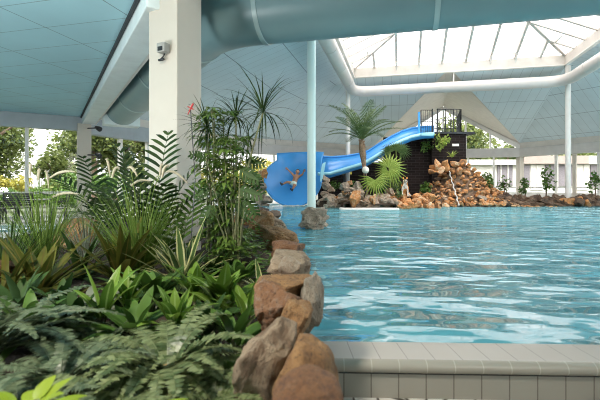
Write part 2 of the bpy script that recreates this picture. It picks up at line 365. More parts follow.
# sloping roof lining
def facet(pts, mat='roof', u=None):
    pts = [V(p) for p in pts]; n = (pts[1]-pts[0]).cross(pts[2]-pts[0]).normalized()
    hu = V((-n.y, n.x, 0)).normalized(); hv = n.cross(hu)
    if hv.z < 0: hv = -hv
    mb = MB(); mb.face(pts, [(p.dot(hu), p.dot(hv)) for p in pts]); o = struct(mb.build('ceiling', M[mat])); solid(o, .06, 0); return o
ZE = 4.02
E = [zz(p, ZE) for p in (P0, P1, P2, P3, P4, P5, P6, P7)]
AP = (R1+R2)/2+V((0, 0, .05)); GB = (P3+P4)/2
facet([E[1], E[2], R1]); facet([E[1], R1, R0]); facet([E[2], E[3], R1]); facet([E[0], E[1], R0])
facet([E[4], E[5], R2]); facet([E[5], E[6], R2]); facet([E[6], R3, R2]); facet([E[6], E[7], R3]); facet([E[7], E[0], R0]); facet([E[7], R0, R3])
AL = R1+(R2-R1)*.46; AR = R1+(R2-R1)*.50
facet([E[3], AL, R1]); facet([E[4], R2, AR])
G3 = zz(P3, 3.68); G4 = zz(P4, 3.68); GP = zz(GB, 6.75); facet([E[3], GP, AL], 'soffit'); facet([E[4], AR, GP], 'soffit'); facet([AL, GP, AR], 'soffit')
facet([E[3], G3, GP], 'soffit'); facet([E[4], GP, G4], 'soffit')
# gable window over the far beam
g3 = P3+(P4-P3)*.06; g4 = P3+(P4-P3)*.94; gd = (P4-P3).normalized(); gh = (P4-P3).length/2
win = thing('window_1', (0, 0, 0), '', ''); del win['label']; del win['category']; struct(win)
mb = MB()
for q in (-.62, -.30, 0.0, .30, .62):
    b_ = GB+gd*gh*q; mb.bar(zz(b_, 3.65), zz(b_, 3.68+(6.65-3.68)*(1-abs(q))), .10, .10)
mb.bar(zz(P3, 3.72), GP+V((0, 0, -.12)), .16, .26); mb.bar(zz(P4, 3.72), GP+V((0, 0, -.12)), .16, .26)
mb.build('frame', M['white'], win); mb = MB(); mb.face([G3, G4, GP]); mb.build('pane', M['glass'], win)
# glazed walls
def glazed(n, a, b, z0, z1, nb, rails=(.12, .86), pw=.11, post='white', low=None, skip=()):
    wn = bpy.data.objects.new('window_%d' % n, None); COL.objects.link(wn); struct(wn)
    mb = MB(); d = (b-a)
    for i in range(nb+1):
        if i in skip: continue
        p = a+d*(i/nb); mb.bar(zz(p, z0), zz(p, z1), pw, pw, up=d.normalized())
    for r in rails: mb.bar(zz(a, r), zz(b, r), .07, .09)
    mb.bar(zz(a, z0+.05), zz(b, z0+.05), .1, .1)
    mb.build('frame', M[post], wn); mb = MB(); mb.face([zz(a, z0), zz(b, z0), zz(b, z1), zz(a, z1)]); mb.build('pane', M['glass'], wn)
    if low: mb = MB(); mb.bar(zz(a, z0+low/2), zz(b, z0+low/2), .05, low); mb.build('sill_panel', M['white'], wn)
ld = V((.857, .515, 0))
mb = MB(); mb.bar(zz(P1+ld*.1, 3.44), zz(WL, 3.44), .3, .5); struct(mb.build('trim_23', M['header']))
glazed(2, P1-ld*.25, P1-ld*8.5, 0, 3.2, 5, rails=(.9,))
glazed(3, P1, P2, 0, 3.1, 6, rails=(.9,), pw=.14)
glazed(4, P2, P3, 0.1, 3.07, 7, rails=(1.0,))
glazed(5, P3, P4, .2, 3.07, 6, rails=(1.02,), low=.5)
glazed(6, P4, P5, .2, 3.07, 5, rails=(1.02,), low=.5, pw=.16)
glazed(7, P5, P6, .2, 3.07, 5, rails=(1.0,))
# walls out of view, behind and beside the camera
def wall(name, a, b, z1=3.72):
    mb = MB(); mb.bar(zz(a, z1/2), zz(b, z1/2), .2, z1); struct(mb.build(name, M['wallp']))
wall('wall_back', V((-15.6, -5, 0)), V((24, -5, 0))); wall('wall_left', V((-15.6, -5, 0)), V((-15.6, 10.6, 0)))
wall('wall_right', V((9.2, -5, 0)), V((9.2, 1.6, 0)))
# corner posts on the eaves
def cpost(name, p, sz, z0, z1, rz, label):
    mb = MB(); mb.box((0, 0, (z1-z0)/2), (sz, sz, z1-z0)); o = bevel(mb.build(name, M['column'], loc=(p.x, p.y, z0)), .02); o.rotation_euler.z = rz
    return tag(o, label, 'column')
cpost('square_column', P1+V((-.12, -.05, 0)), .46, 0, 3.45, R(31), 'square white column at the far end of the long beam, beside the garden windows')
cpost('square_column', P4, .34, .2, 3.1, R(14), 'square white column under the far beam behind the waterfall rocks')
cpost('square_column', P4+(P5-P4)*.29, .20, .2, 3.1, R(31), 'slim white square post under the far beam at the right edge')
# big column in the planting bed, with its sensor box
cc = at(177, 5.0, 0); cd1 = V((-.906, .423, 0)); cd2 = V((.423, .906, 0))
s1 = .475; ctr = cc+cd1*s1/2+cd2*s1/2
mb = MB(); mb.box((0, 0, 2.3), (s1, s1, 4.6)); colm = bevel(mb.build('square_column', M['column'], loc=(ctr.x, ctr.y, 0)), .012, 3); colm.rotation_euler.z = R(-25)
tag(colm, 'massive square cream column rising out of the planting bed', 'column')
sb = cc+cd1*.17; nrm = -cd2
t = thing('sensor_box', (sb.x, sb.y, 0), 'small grey sensor box with a drooping cable on the massive cream column', 'sensor')
zb = EYE+(HZ-49)/F*5.05; Mx = Matrix((cd1, cd2, V((0, 0, 1)))).transposed()
mb = MB(); mb.box(V((0, 0, zb))+nrm*.055, (.13, .11, .12), M=Mx); bevel(mb.build('housing', M['grey'], t), .012)
mb = MB(); mb.box(V((0, 0, zb-.02))+nrm*.113-cd1*.0, (.07, .012, .05), M=Mx); mb.build('lens', M['black'], t)
mb = MB(); mb.tube([V((0, 0, zb-.06))+nrm*.03, V((0, 0, zb-.10))+nrm*.04+cd1*.02, V((0, 0, zb-.135))+nrm*.05+cd1*.06], .010, 8); mb.tube([V((0, 0, zb-.135))+nrm*.05+cd1*.0, V((0, 0, zb-.14))+nrm*.05+cd1*.08], .016, 8); mb.build('cable', M['black'], t, True)
# two little black spotlights on the far square column
for k, (py, lab) in enumerate(((128, 'small black spotlight high on the white column by the garden windows'), (155, 'small black spotlight lower down on the white column by the garden windows'))):
    p = at(97, 14.6, py=py); t = thing('spotlight', p, lab, 'spotlight')
    mb = MB(); mb.tube([(-.45, .22, .02), (-.02, 0, 0)], .025, 8); mb.build('bracket', M['black'], t, True)
    mb = MB(); mb.tube([(-.05, 0, .03), (.05, -.03, -.01), (.15, -.09, -.06)], [.05, .085, .095], 12); mb.build('lamp_head', M['black'], t, True)
# round steel posts
def rpost(px, d, r, z0, z1, lab, m='post'):
    p = at(px, d); mb = MB(); mb.tube([(0, 0, 0), (0, 0, z1-z0)], r, 20); o = mb.build('round_column', M[m], loc=(p.x, p.y, z0), smooth=False)
    for q in o.data.polygons: q.use_smooth = len(q.vertices) == 4
    return tag(o, lab, 'column')
rpost(311.5, 9.3, .098, -1.1, 6.6, 'pale green round column standing in the pool on a small rock mound')
rpost(348, 21.6, .125, .2, 7.0, 'thin white round column behind the palm tree', 'white')
rpost(568, 19.45, .125, .2, 7.0, 'thin white round column standing on the brown rock bank at right', 'white')

# skylight
sk = bpy.data.objects.new('window_8', None); COL.objects.link(sk); struct(sk)
up = V((0, 0, .46)); b0, b1, b2, b3 = R0+up, R1+up, R2+up, R3+up
mb = MB()
for a, b in ((R0, R1), (R1, R2), (R2, R3), (R3, R0)): mb.bar(a+up*.5, b+up*.5, .14, .46)
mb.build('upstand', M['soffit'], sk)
mb = MB()
for a, b in ((R0, R1), (R1, R2), (R2, R3), (R3, R0)): mb.bar(a+V((0, 0, -.03)), b+V((0, 0, -.03)), .22, .05)
mb.build('ring_edge', M['white'], sk)
TP = .44; half = (R2-R1).length/2
cA = (b1+b2)/2-UB*half+V((0, 0, half*TP)); cB = (b0+b3)/2+UB*(half)+V((0, 0, half*TP)); 
def gbar(a, b, wd=.11, ht=.18): m_ = MB(); m_.bar(a, b, wd, ht); m_.build('glazing_bar', M['soffit'], sk)
for q in (b1, b2): gbar(q, cA, .13, .2)
for q in (b0, b3): gbar(q, cB, .13, .2)
gbar(cA, cB, .14, .2)
nb = 9; w_ = (b2-b1); L_ = (b1-b0)
for i in range(1, nb):
    f = i/nb; k = min(f, 1-f)*2*half; q = b1+w_*f; gbar(q, q-UB*k+V((0, 0, k*TP)))
    q = b0+w_*f; gbar(q, q+UB*k+V((0, 0, k*TP)))
nl = 11; wd_ = w_.normalized()
for i in range(1, nl):
    f = i/nl; k = min(f*L_.length, (1-f)*L_.length, half); q = b0+L_*f
    gbar(q, q+wd_*k+V((0, 0, k*TP))); q = b3+L_*f; gbar(q, q-wd_*k+V((0, 0, k*TP)))
for i0, i1 in ((2, 3), (6, 7)):
    k = .5; mb = MB(); a = b1+w_*(i0/nb)-UB*k+V((0, 0, k*TP-.12)); b = b1+w_*(i1/nb)-UB*k+V((0, 0, k*TP-.12)); mb.bar(a, b, .05, .05)
    for q in (a, b): mb.bar(q, q+V((0, 0, -.35))+UB*.3, .05, .05)
    mb.build('window_stay', M['white'], sk)
for f in (.88, .60):
    mb = MB(); k = .9; a = b0+L_*(f-.045)+wd_*k+V((0, 0, k*TP-.12)); b = b0+L_*(f+.045)+wd_*k+V((0, 0, k*TP-.12)); mb.bar(a, b, .05, .05); mb.build('window_stay', M['white'], sk)
    a = b3+L_*(f-.045)-wd_*k+V((0, 0, k*TP-.12)); b = b3+L_*(f+.045)-wd_*k+V((0, 0, k*TP-.12)); mb = MB(); mb.bar(a, b, .05, .05); mb.build('window_stay', M['white'], sk)
u2 = V((0, 0, .1))
for pts in ((b1, b2, cA), (b0, b3, cB), (b0, b1, cA, cB), (b3, b2, cA, cB)):
    mb = MB(); mb.face([p+u2 for p in pts]); mb.build('pane', M['milky'], sk)

# white duct hung under the skylight ring
t = thing('ring_duct', (R1.x, R1.y, 6.2), 'long white round air duct hung around the skylight opening', 'air duct')
def rel(t, p): return V(p)-t.location
def round_path(pts, r, n=6):
    out = [pts[0]]
    for a, b, c in zip(pts, pts[1:], pts[2:]):
        p = b+(a-b).normalized()*r; q = b+(c-b).normalized()*r
        for k in range(n+1):
            s = k/n; out.append(p*(1-s)**2+b*2*s*(1-s)+q*s*s)
    out.append(pts[-1]); return out
zp = 6.24; Q = [zz(p, zp) for p in (R0, R1, R2, R3)]
off = .12
mb = MB(); mb.tube([rel(t, p) for p in round_path([Q[0], Q[1], Q[2], Q[3]], 1.0)], .275, 20); mb.build('duct_pipe', M['pipe'], t, True)
for a, b, n_ in ((Q[0], Q[1], 5), (Q[1], Q[2], 4), (Q[2], Q[3], 5)):
    for i in range(1, n_):
        c = a+(b-a)*(i/n_); d = (b-a).normalized(); mb = MB(); mb.tube([rel(t, c-d*.03), rel(t, c+d*.03)], .284, 20); mb.build('seam_ring', M['pipe'], t, True)
# hangers
for a, b, n_ in ((Q[0], Q[1], 3), (Q[1], Q[2], 2), (Q[2], Q[3], 3)):
    for i in range(n_+1):
        if a != Q[0] and i == 0: continue
        c = a+(b-a)*((i+.0)/n_); mb = MB(); mb.tube([rel(t, c+V((0, 0, .2))), rel(t, zz(c, 7.05))], .035, 8); mb.build('hanger', M['white'], t)

# big teal duct
D0 = at(122, 13.6, z=3.72); D1 = V((-1.38, 6.48, 3.93)); D2 = D1+VB*12
t = thing('main_duct', D1, 'huge dull teal round air duct bending behind the massive cream column and crossing overhead', 'air duct')
pth = round_path([rel(t, D0), rel(t, D1), rel(t, D2)], .75, 8)
mb = MB(); mb.tube(pth, .52, 36); mb.build('duct_pipe', M['duct'], t, True)
def ringat(p, d, r=.532): mb = MB(); mb.tube([rel(t, p-d*.035), rel(t, p+d*.035)], r, 36); mb.build('seam_ring', M['seam'], t, True)
d1 = (D1-D0).normalized(); d2 = VB
ringat(D1-d1*.85, d1); ringat(D1+d2*.85, d2)
for k in (3.4, 6.4, 9.4): ringat(D1+d2*k, d2)
for k in (3.4, 6.0): ringat(D1-d1*k, d1)
mb = MB(); mb.box(rel(t, D0), (1.15, .35, .98), M=Matrix((VB, UB, V((0, 0, 1)))).transposed()) if False else mb.bar(rel(t, D0-d1*.35), rel(t, D0+d1*.1), 1.14, 1.06)
bevel(mb.build('outlet_box', M['teal_white'], t), .02)
mb = MB(); mb.tube([rel(t, D0-d1*.75), rel(t, D0-d1*.35)], .44, 28); mb.build('outlet_collar', M['white'], t, True)
# ================================================================== ROCKS
def rock_mesh(seed, sub=3, flat=.9, cuts=7, rough=.12, freq=1.6, boxy=1.0, hr=(.55, .88)):
    rnd = random.Random(seed); bm = bmesh.new(); bmesh.ops.create_icosphere(bm, subdivisions=sub, radius=1)
    pl = []
    for _ in range(cuts):
        n = V((rnd.gauss(0, 1), rnd.gauss(0, 1), rnd.gauss(0, .8))).normalized(); pl.append((n, rnd.uniform(*hr)))
    o3 = V((seed*7.3, seed*3.1, seed*1.7))
    for v in bm.verts:
        p = v.co.copy()
        if boxy != 1: p = V([math.copysign(abs(c)**boxy, c) for c in p])
        for n, h in pl:
            d = p.dot(n)
            if d > h: p -= n*(d-h)*.97
        q = noise.noise(p*freq+o3)*rough*1.6+noise.noise(p*freq*2.7+o3)*rough*.8+noise.noise(p*freq*6+o3)*rough*.35+noise.noise(p*freq*14+o3)*rough*.16
        p += v.co*q; p.z *= flat; v.co = p
    me = bpy.data.meshes.new('rock'); bm.to_mesh(me); bm.free()
    return me
def set_smooth(me, angle=None):
    me.polygons.foreach_set('use_smooth', [True]*len(me.polygons))
ROCKS = {}; ALLR = []
def rock_protos(key, mat, n, sub, **k):
    L = []
    for i in range(n):
        me = rock_mesh(hash_(key)+i, sub, **k); me.materials.append(M[mat]); L.append(me)
    ROCKS[key] = L
def hash_(s): return sum(ord(c)*(i+1) for i, c in enumerate(s)) % 97
for k_ in ('rock', 'rock_dark', 'rock_grey'): rock_protos(k_, k_, 8, 3, cuts=12, rough=.09, boxy=.8, hr=(.40, .85))
def put_rock(key, loc, size, label, group=None, rot=None, name='rock', squash=1):
    me = random.choice(ROCKS[key]); o = bpy.data.objects.new(name, me); COL.objects.link(o); o.location = loc
    s = size if isinstance(size, (tuple, list)) else (size*random.uniform(.8, 1.25), size*random.uniform(.8, 1.2), size*random.uniform(.7, 1.05)*squash)
    if abs(o.location.x-13.07) < .38 and abs(o.location.y-19.45) < .42: o.location.y -= .42
    o.scale = s; ALLR.append(o); o.rotation_euler = rot or (random.uniform(-.6, .6), random.uniform(-.6, .6), random.uniform(0, 6.28))
    return tag(o, label, 'rock', group)
def mound(name, prof_pts, mat='soil', h=None):
    """heaped ground: outline polygon + top height function (grid fill)"""
    xs = [p[0] for p in prof_pts]; ys = [p[1] for p in prof_pts]
    mb = MB(); nx = 40; ny = 24; rows = []
    def inside(x, y):
        r = False; j = len(prof_pts)-1
        for i in range(len(prof_pts)):
            xi, yi = prof_pts[i]; xj, yj = prof_pts[j]
            if (yi > y) != (yj > y) and x < (xj-xi)*(y-yi)/(yj-yi)+xi: r = not r
            j = i
        return r
    for j in range(ny+1):
        row = []
        for i in range(nx+1):
            x = min(xs)+(max(xs)-min(xs))*i/nx; y = min(ys)+(max(ys)-min(ys))*j/ny
            z = h(x, y)+noise.noise(V((x*1.3, y*1.3, 3)))*.06 if inside(x, y) else -.3
            row.append((x, y, z))
        rows.append(row)
    mb.grid(rows); o = mb.build(name, M[mat], smooth=True); return struct(o)

# far bank at right
FB = [(7.2, 18.6), (15.5, 18.9), (20, 17.4), (20.5, 19.5), (16, 21.3), (7.4, 21.4)]
mound('planting_bed', FB, h=lambda x, y: .42)
for i in range(110):
    x = 8.2+i*.095+random.uniform(-.1, .1); row = i % 3
    y = (18.6+.036*(x-7.2) if x < 15.5 else 18.9-.33*(x-15.5))+.0+row*.27+random.uniform(-.06, .06)
    put_rock('rock_dark', (x, y, .22+row*.15), .25+random.uniform(0, .1), 'small brown rock in the low bank edging the pool at the far right', 'brown rocks of the far right bank', squash=.8)
for i in range(6):
    a = i/6*6.28; put_rock('rock', (at(568, 19.3).x+math.cos(a)*.42, 19.05+math.sin(a)*.25, .32+.1*(i % 2)), .27, 'reddish rock heaped round the foot of the white column on the right bank', 'rocks round the foot of the right-hand white column')
# waterfall heap
def heap_h(x, y):
    cx = 8.35; r = max(0, 1-abs(x-cx)/(2.7 if x > cx else 3.0)); f = min(1, max(0, (y-18.0)/2.4)); return .15+2.35*r**1.05*(.18+.82*f)*(f*.75+.25)
mound('planting_bed', [(5.0, 18.3), (12.0, 18.5), (12.0, 21.0), (5.0, 21.0)], h=lambda x, y: heap_h(x, y)-.20, mat='rock_dark')
cnt = 0; tries = 0; placed = []
while cnt < 290 and tries < 20000:
    tries += 1
    x = random.uniform(5.4, 11.8); y = random.uniform(18.2, 20.75); z = heap_h(x, y)
    if z < .3 and random.random() < .5: continue
    s = random.choice((.11, .13, .15, .18, .24))*random.uniform(.85, 1.15)
    if any((x-a)**2+(y-b)**2 < (.55*(s+c))**2 for a, b, c in placed): continue
    placed.append((x, y, s)); cnt += 1
    put_rock(random.choice(('rock', 'rock', 'rock', 'rock', 'rock_grey', 'rock_dark')), (x, y, z-.04), s, 'rusty brown rock piled in the waterfall heap under the slide tower', 'orange rocks of the waterfall heap', squash=.85)
for px, py, s in ((437, 162, .30), (446, 163, .34), (455, 162.5, .32), (462, 163, .28), (441, 168, .26), (451, 169, .26), (460, 169, .26), (432, 170, .24), (433, 165, .2), (467, 171, .2)):
    put_rock('rock', at(px, 20.0, py=py+2), s, 'rusty brown rock piled in the waterfall heap under the slide tower', 'orange rocks of the waterfall heap')
# thin stream running down the heap
t = MB(); rows = []
for i in range(22):
    f = i/21; px = 449+10*f+.6*math.sin(i*1.7); py = 171+35*f; d = 19.75-1.5*f
    w_ = .012+.016*f; p = at(px, d, py=py); rows.append([p+V((-w_, 0, 0)), p+V((0, -.03, 0)), p+V((w_, 0, 0))])
t.grid(rows); o = t.build('waterfall', M['stream'], smooth=True); solid(o, .02); tag(o, 'thin stream of water trickling down the orange rock heap', 'waterfall')
# left bank of small rocks beneath the fan palms, and the island with a white ledge
mound('planting_bed', [(1.6, 17.4), (5.8, 17.6), (6.0, 20.2), (.9, 20.6), (.6, 18.4)], h=lambda x, y: .45)
for i in range(80):
    x = random.uniform(1.2, 6.0); row = i % 3; y = 17.42+.27*row+random.uniform(-.06, .06)
    put_rock('rock' if x > 3.9 else 'rock_grey', (x, y, .22+.19*row), .22+random.uniform(0, .1), 'greyish tan rock in the low wall below the fan palms' if x <= 3.9 else 'reddish rock in the low wall between the fan palms and the waterfall heap', 'tan rocks below the fan palms' if x <= 3.9 else 'reddish rocks beside the waterfall heap')
mound('planting_bed', [(1.8, 16.35), (3.95, 16.35), (4.1, 17.7), (1.7, 17.7)], h=lambda x, y: .40)
mb = MB(); mb.bar((1.62, 16.38, .14), (4.02, 16.38, .14), .5, .22); o = bevel(struct(mb.build('trim_24', M['wallp'])), .05)
isl = []
for i in range(46):
    px = random.uniform(345, 396); x = (px-300)/F*16.7; lvl = random.random(); hmax = 1.2 if px < 364 else .85
    z = .28+lvl*(hmax-.2); y = 16.55+lvl*.7+random.uniform(0, .2)
    put_rock('rock_grey', (x, y, z), random.uniform(.17, .30), 'rough grey and rust rock on the island with the white ledge', 'rocks on the island with the white ledge')
put_rock('rock', at(354.5, 16.5, py=199), (.38, .3, .36), 'largest rust red rock standing on the island with the white ledge')
put_rock('rock', at(373, 16.5, py=199), (.25, .22, .24), 'rust coloured rock low in the middle of the white ledged island')
put_rock('rock', at(407, 16.6, py=208.5), (.30, .22, .12), 'flat brown rock lying in the water just right of the white ledge')
# rocks beside the slide bowl
for i in range(30):
    py = random.uniform(172, 206); px = 262-4*math.sin((py-172)/34*PI)+random.uniform(-6, 4)+max(0, py-196)*.6
    put_rock('rock_grey', at(px, 19.7-(py-172)/34*.5, py=py), .2+random.uniform(0, .1), 'brown rock stacked against the outer left side of the blue slide bowl', 'rocks left of the slide bowl')
for px, py, d, s in ((325, 178, 18.8, .24), (326, 186, 18.6, .26), (324, 194, 18.5, .28), (330, 198, 18.2, .30), (337, 200, 18.1, .26), (322, 201, 18.3, .26), (331, 190, 18.6, .2), (341, 196, 18.3, .22)):
    put_rock('rock_grey', at(px, d, py=py), s, 'grey rock stacked to the right of the blue slide bowl', 'rocks right of the slide bowl')
put_rock('rock', at(334, 18.0, py=200), (.33, .25, .25), 'smooth reddish rock at the waterline right of the slide bowl')
# only the 300 rocks that show largest stay single; the smallest ones become one heap of rubble
ALLR.sort(key=lambda o: -(max(o.scale)/max(1, o.location.y))*(1.6 if o['label'].startswith(('large', 'flat', 'rust c', 'smooth')) else 1))
mb = MB()
for o in ALLR[295:]:
    mx_ = Matrix.LocRotScale(o.location, o.rotation_euler, o.scale); n0 = len(mb.v)
    mb.v += [tuple(mx_@v.co) for v in o.data.vertices]
    for p in o.data.polygons: mb.f.append(tuple(n0+i for i in p.vertices)); mb.uv.append(None); mb.mi.append(0)
for o in ALLR[295:]: bpy.data.objects.remove(o)
o = mb.build('rock_rubble', M['rubble']); tag(o, 'small rubble filling the gaps between the rocks along the far shore', 'rubble', kind='stuff')

# foreground rock wall along the planting bed
def boulder(px, py, d, sx, sz, sy, mat, label, seed, rot=(0, 0, 0), cuts=6, rough=.09, freq=1.3, sub=5, boxy=.62):
    me = rock_mesh(seed, sub, flat=1, cuts=cuts+5, rough=rough*.9, freq=freq*1.3, boxy=boxy); me.materials.append(M[mat]); set_smooth(me)
    o = bpy.data.objects.new('boulder', me); COL.objects.link(o); o.location = at(px, d, py=py); k = d/F
    ext = [max(abs(v.co[i]) for v in me.vertices) for i in range(3)]
    o.scale = (sx*k/ext[0], sy/ext[1], sz*k/ext[2]); o.rotation_euler = rot; return tag(o, label, 'boulder')
boulder(309, 400, 1.10, 37, 29, .12, 'boulder_red', 'dark rounded boulder nearest the lens at the very end of the rock wall', 3, cuts=-3, rough=.06, boxy=.9)
boulder(305, 383, 1.36, 35, 46, .16, 'boulder', 'big rounded brown boulder beside the tiled rim, second nearest in the rock wall', 11, cuts=-3, rough=.07, boxy=.85)
boulder(260, 366, 1.52, 28, 60, .12, 'boulder_tan', 'tall pale tan slab standing on the planting side of the rock wall', 21, rot=(0, .32, 0), cuts=7, rough=.07)
boulder(278, 309, 1.80, 26, 26, .16, 'boulder_red', 'red brown rock with an orange flank above the pale tan slab', 31, rot=(0, .3, .3), cuts=8)
boulder(293, 322, 1.72, 17, 24, .12, 'boulder', 'orange rock wedged over the big rounded boulder', 36, rot=(0, .4, 0), cuts=6)
boulder(312, 306, 2.05, 14, 32, .14, 'rock_grey', 'dark craggy rock on the pool side of the wall above the tiles', 41, rot=(0, -.1, 0), cuts=8, rough=.12)
boulder(286, 289, 2.25, 31, 15, .24, 'boulder', 'broad brown flat-topped boulder in the rock wall', 51, cuts=-3, boxy=.5, rough=.07)
boulder(286, 265, 2.70, 25, 13, .28, 'boulder_tan', 'domed tan boulder topping the middle of the rock wall', 61, cuts=-3, boxy=.6, rough=.07)
boulder(290, 267, 2.40, 11, 10, .06, 'rock_grey', 'pointed grey stone leaning on the domed tan boulder', 66, cuts=9, rot=(0, .5, 0))
boulder(291, 248, 3.7, 19, 10, .32, 'boulder_red', 'dark red flat rock behind the domed tan boulder', 71, cuts=2, boxy=.5)
boulder(279, 238, 4.7, 23, 12, .45, 'boulder', 'slanting brown slab in the rock wall by the leafy ground cover', 81, rot=(0, .35, 0), cuts=3, boxy=.5)
boulder(276, 226, 6.4, 17, 9, .7, 'boulder_tan', 'tan rock of the wall just short of its dark far end', 85, rot=(0, .3, 0), cuts=3, boxy=.5)
boulder(263, 223, 5.6, 14, 14, .4, 'boulder', 'upright rust streaked rock beside the leafy ground cover', 87, cuts=4, rot=(0, .2, 0), boxy=.55)
boulder(314.5, 219.5, 9.25, 16.5, 14.5, .36, 'rock_grey', 'craggy grey rock mound in the water round the pale green column', 77, cuts=6, rough=.2, freq=2.6, boxy=1.0)
boulder(268, 217, 9.0, 13, 6, 1.0, 'rock_dark', 'brown rock at the far end of the rock wall', 91, cuts=8)
boulder(258, 212, 12.0, 10, 5, 1.2, 'rock_dark', 'small dark rock where the rock wall meets the distant deck', 93, cuts=8)
boulder(238, 220, 5.8, 18, 6, .3, 'boulder', 'flat brown rock lying among the plants behind the ground cover', 94, cuts=7)
boulder(80, 234, 5.6, 28, 17, .45, 'boulder', 'dark cracked brown boulder behind the grass tufts', 95, cuts=8)
boulder(2, 272, 3.4, 20, 18, .25, 'boulder_red', 'shadowed reddish boulder at the left edge behind the ferns', 97, cuts=7)
# planting soil
SZ = .30
mb = MB(); rows = []
for j in range(50):
    y = .25+j*.22; row = []
    xr = -.12 if y < 3 else (-.12-(y-3)*.055)
    for i in range(30):
        x = -5.2+(xr+5.2)*i/29; e = min(1, (29-i)/1.5+0, i/1.5, (49-j)/2)
        row.append((x, y, SZ*min(1, e)+noise.noise(V((x*2, y*2, 0)))*.05*min(1, e)))
    rows.append(row)
mb.grid(rows); struct(mb.build('planting_bed', M['soil'], smooth=True))

# ================================================================== SLIDE
t = thing('water_slide', at(293, 19.6, .2), 'bright blue water slide curling from the dark tower to a wide bowl', 'water slide')
O = t.location.copy(); OS = O.copy()
def dishp(px, py, rr=None):
    d = 19.0+(206-py)/54*1.25                      # the bowl leans back as it rises
    c = math.hypot((px-293)/28.5, (py-179)/28); d += .55*(1-min(1, c)**2)
    return at(px, d, py=py)-OS
# bowl: outline of the opening, filled towards its middle
def outline(n=64):
    pts = []
    for k in range(n):
        a = k/n*2*PI; x = 293+28.5*math.sin(a); y = 178.5+27.5*math.cos(a)
        if y < 171: 
            tt = min(1, (171-y)/14); 
            x = max(277, min(327, 293+(x-293)*(1+.35*tt))) if x < 293 else 293+(x-293)*(1+.6*tt)
            y = 171-(171-y)*1.0
        pts.append((x, y))
    return pts
OUT = []
for k in range(41):                               # lower half-circle from the left rim to the right rim
    a = PI*1.06+(-PI*1.06-PI*.06)*k/40; OUT.append((293+29*math.cos(a), 178-27.5*math.sin(-a) if False else 178-27.5*math.sin(a)))
OUT = [(293+28.5*math.cos(R(x)), 178+28*math.sin(R(x))) for x in range(190, -11, -5)]   # left rim -> bottom -> right rim
OUT += [(322, 160), (324, 152), (316, 151.5), (308, 151.7), (300, 152), (290, 152.4), (280, 153), (277, 153.2), (277, 160), (273, 163), (268, 167)]
mb = MB(); cx_, cy_ = 296, 176; rows = []
for f in (0, .15, .3, .45, .6, .72, .84, .93, 1.0): rows.append([dishp(cx_+(x-cx_)*f, cy_+(y-cy_)*f) for x, y in OUT])
mb.grid(rows, close=True); o = mb.build('bowl', M['blue'], t, True); solid(o, .06, 1)
mb = MB(); mb.tube([dishp(x, y)+V((0, -.03, 0)) for x, y in OUT[2:38]], .05, 8); mb.build('bowl_lip', M['blue'], t, True)
# flume: a channel with a tall far wall and a low near wall with a pale rim
path = [(318, 174, 20.3), (330, 173.5, 20.5), (345, 169, 20.6), (360, 164.5, 20.6), (368, 161, 20.6), (380, 153.5, 20.6), (392, 145.5, 20.7), (402, 140.5, 20.8), (412, 136.5, 20.9), (424, 134.2, 21.0), (434, 133.8, 21.0)]
tops = [156, 157, 156, 153.5, 151, 143, 136, 131, 128, 126.5, 126.3]
rows = []; rim = []; topl = []
for (px, py, d), ty in zip(path, tops):
    a = at(px, d-.55, py=py)-O; b = at(px, d+.65, py=ty)-O; r = []
    m0 = at(px, d-.30, py=py+3.5)-O; m1 = at(px, d+.25, py=py+2.5)-O; m2 = at(px, d+.55, py=(py+ty)/2)-O
    rows.append([a, m0, m1, m2, b]); rim.append(a); topl.append(b)
mb = MB(); mb.grid(rows); o = mb.build('flume', M['blue'], t, True); solid(o, .05, 1)
mb = MB(); mb.tube(rim, .085, 10); mb.build('rim', M['rim'], t, True)
mb = MB(); mb.tube(topl, .05, 8); mb.build('rim', M['blue'], t, True)
mb = MB(); mb.bar(at(420, 20.45, py=135)-O, at(432, 20.45, py=135)-O, .5, .12); mb.build('entry_lip', M['rim'], t)
mb = MB(); mb.bar(at(419, 20.6, py=133)-O, at(419, 20.6, py=112)-O, .09, .09); mb.build('entry_post', M['blue'], t)
mb = MB(); mb.grid([[at(322, 18.7, py=164)-O, at(325.5, 18.75, py=162)-O], [at(320.5, 18.6, py=172)-O, at(324, 18.65, py=171)-O], [at(320, 18.6, py=182)-O, at(322, 18.6, py=180)-O]]); o = mb.build('bowl_wing', M['rim'], t); solid(o, .06)
for px, py in ((345, 172), (385, 153)):
    a = at(px, 20.6, py=py)-O; mb = MB(); mb.tube([a, V((a.x, a.y, 0))], .08, 10); mb.build('support_leg', M['black'], t, True)
# splash at the foot of the bowl
mb = MB()
rnd = random.Random(4)
for i in range(70):
    p = at(rnd.uniform(284, 304), rnd.uniform(18.6, 19.0), rnd.uniform(.17, .22)); s = rnd.uniform(.02, .07)
    mb.box(p, (s*2.2, s, s*.7), rnd.uniform(0, 3))
o = mb.build('foam', M['white']); tag(o, 'white foam where the blue slide bowl meets the water', 'foam', kind='stuff')

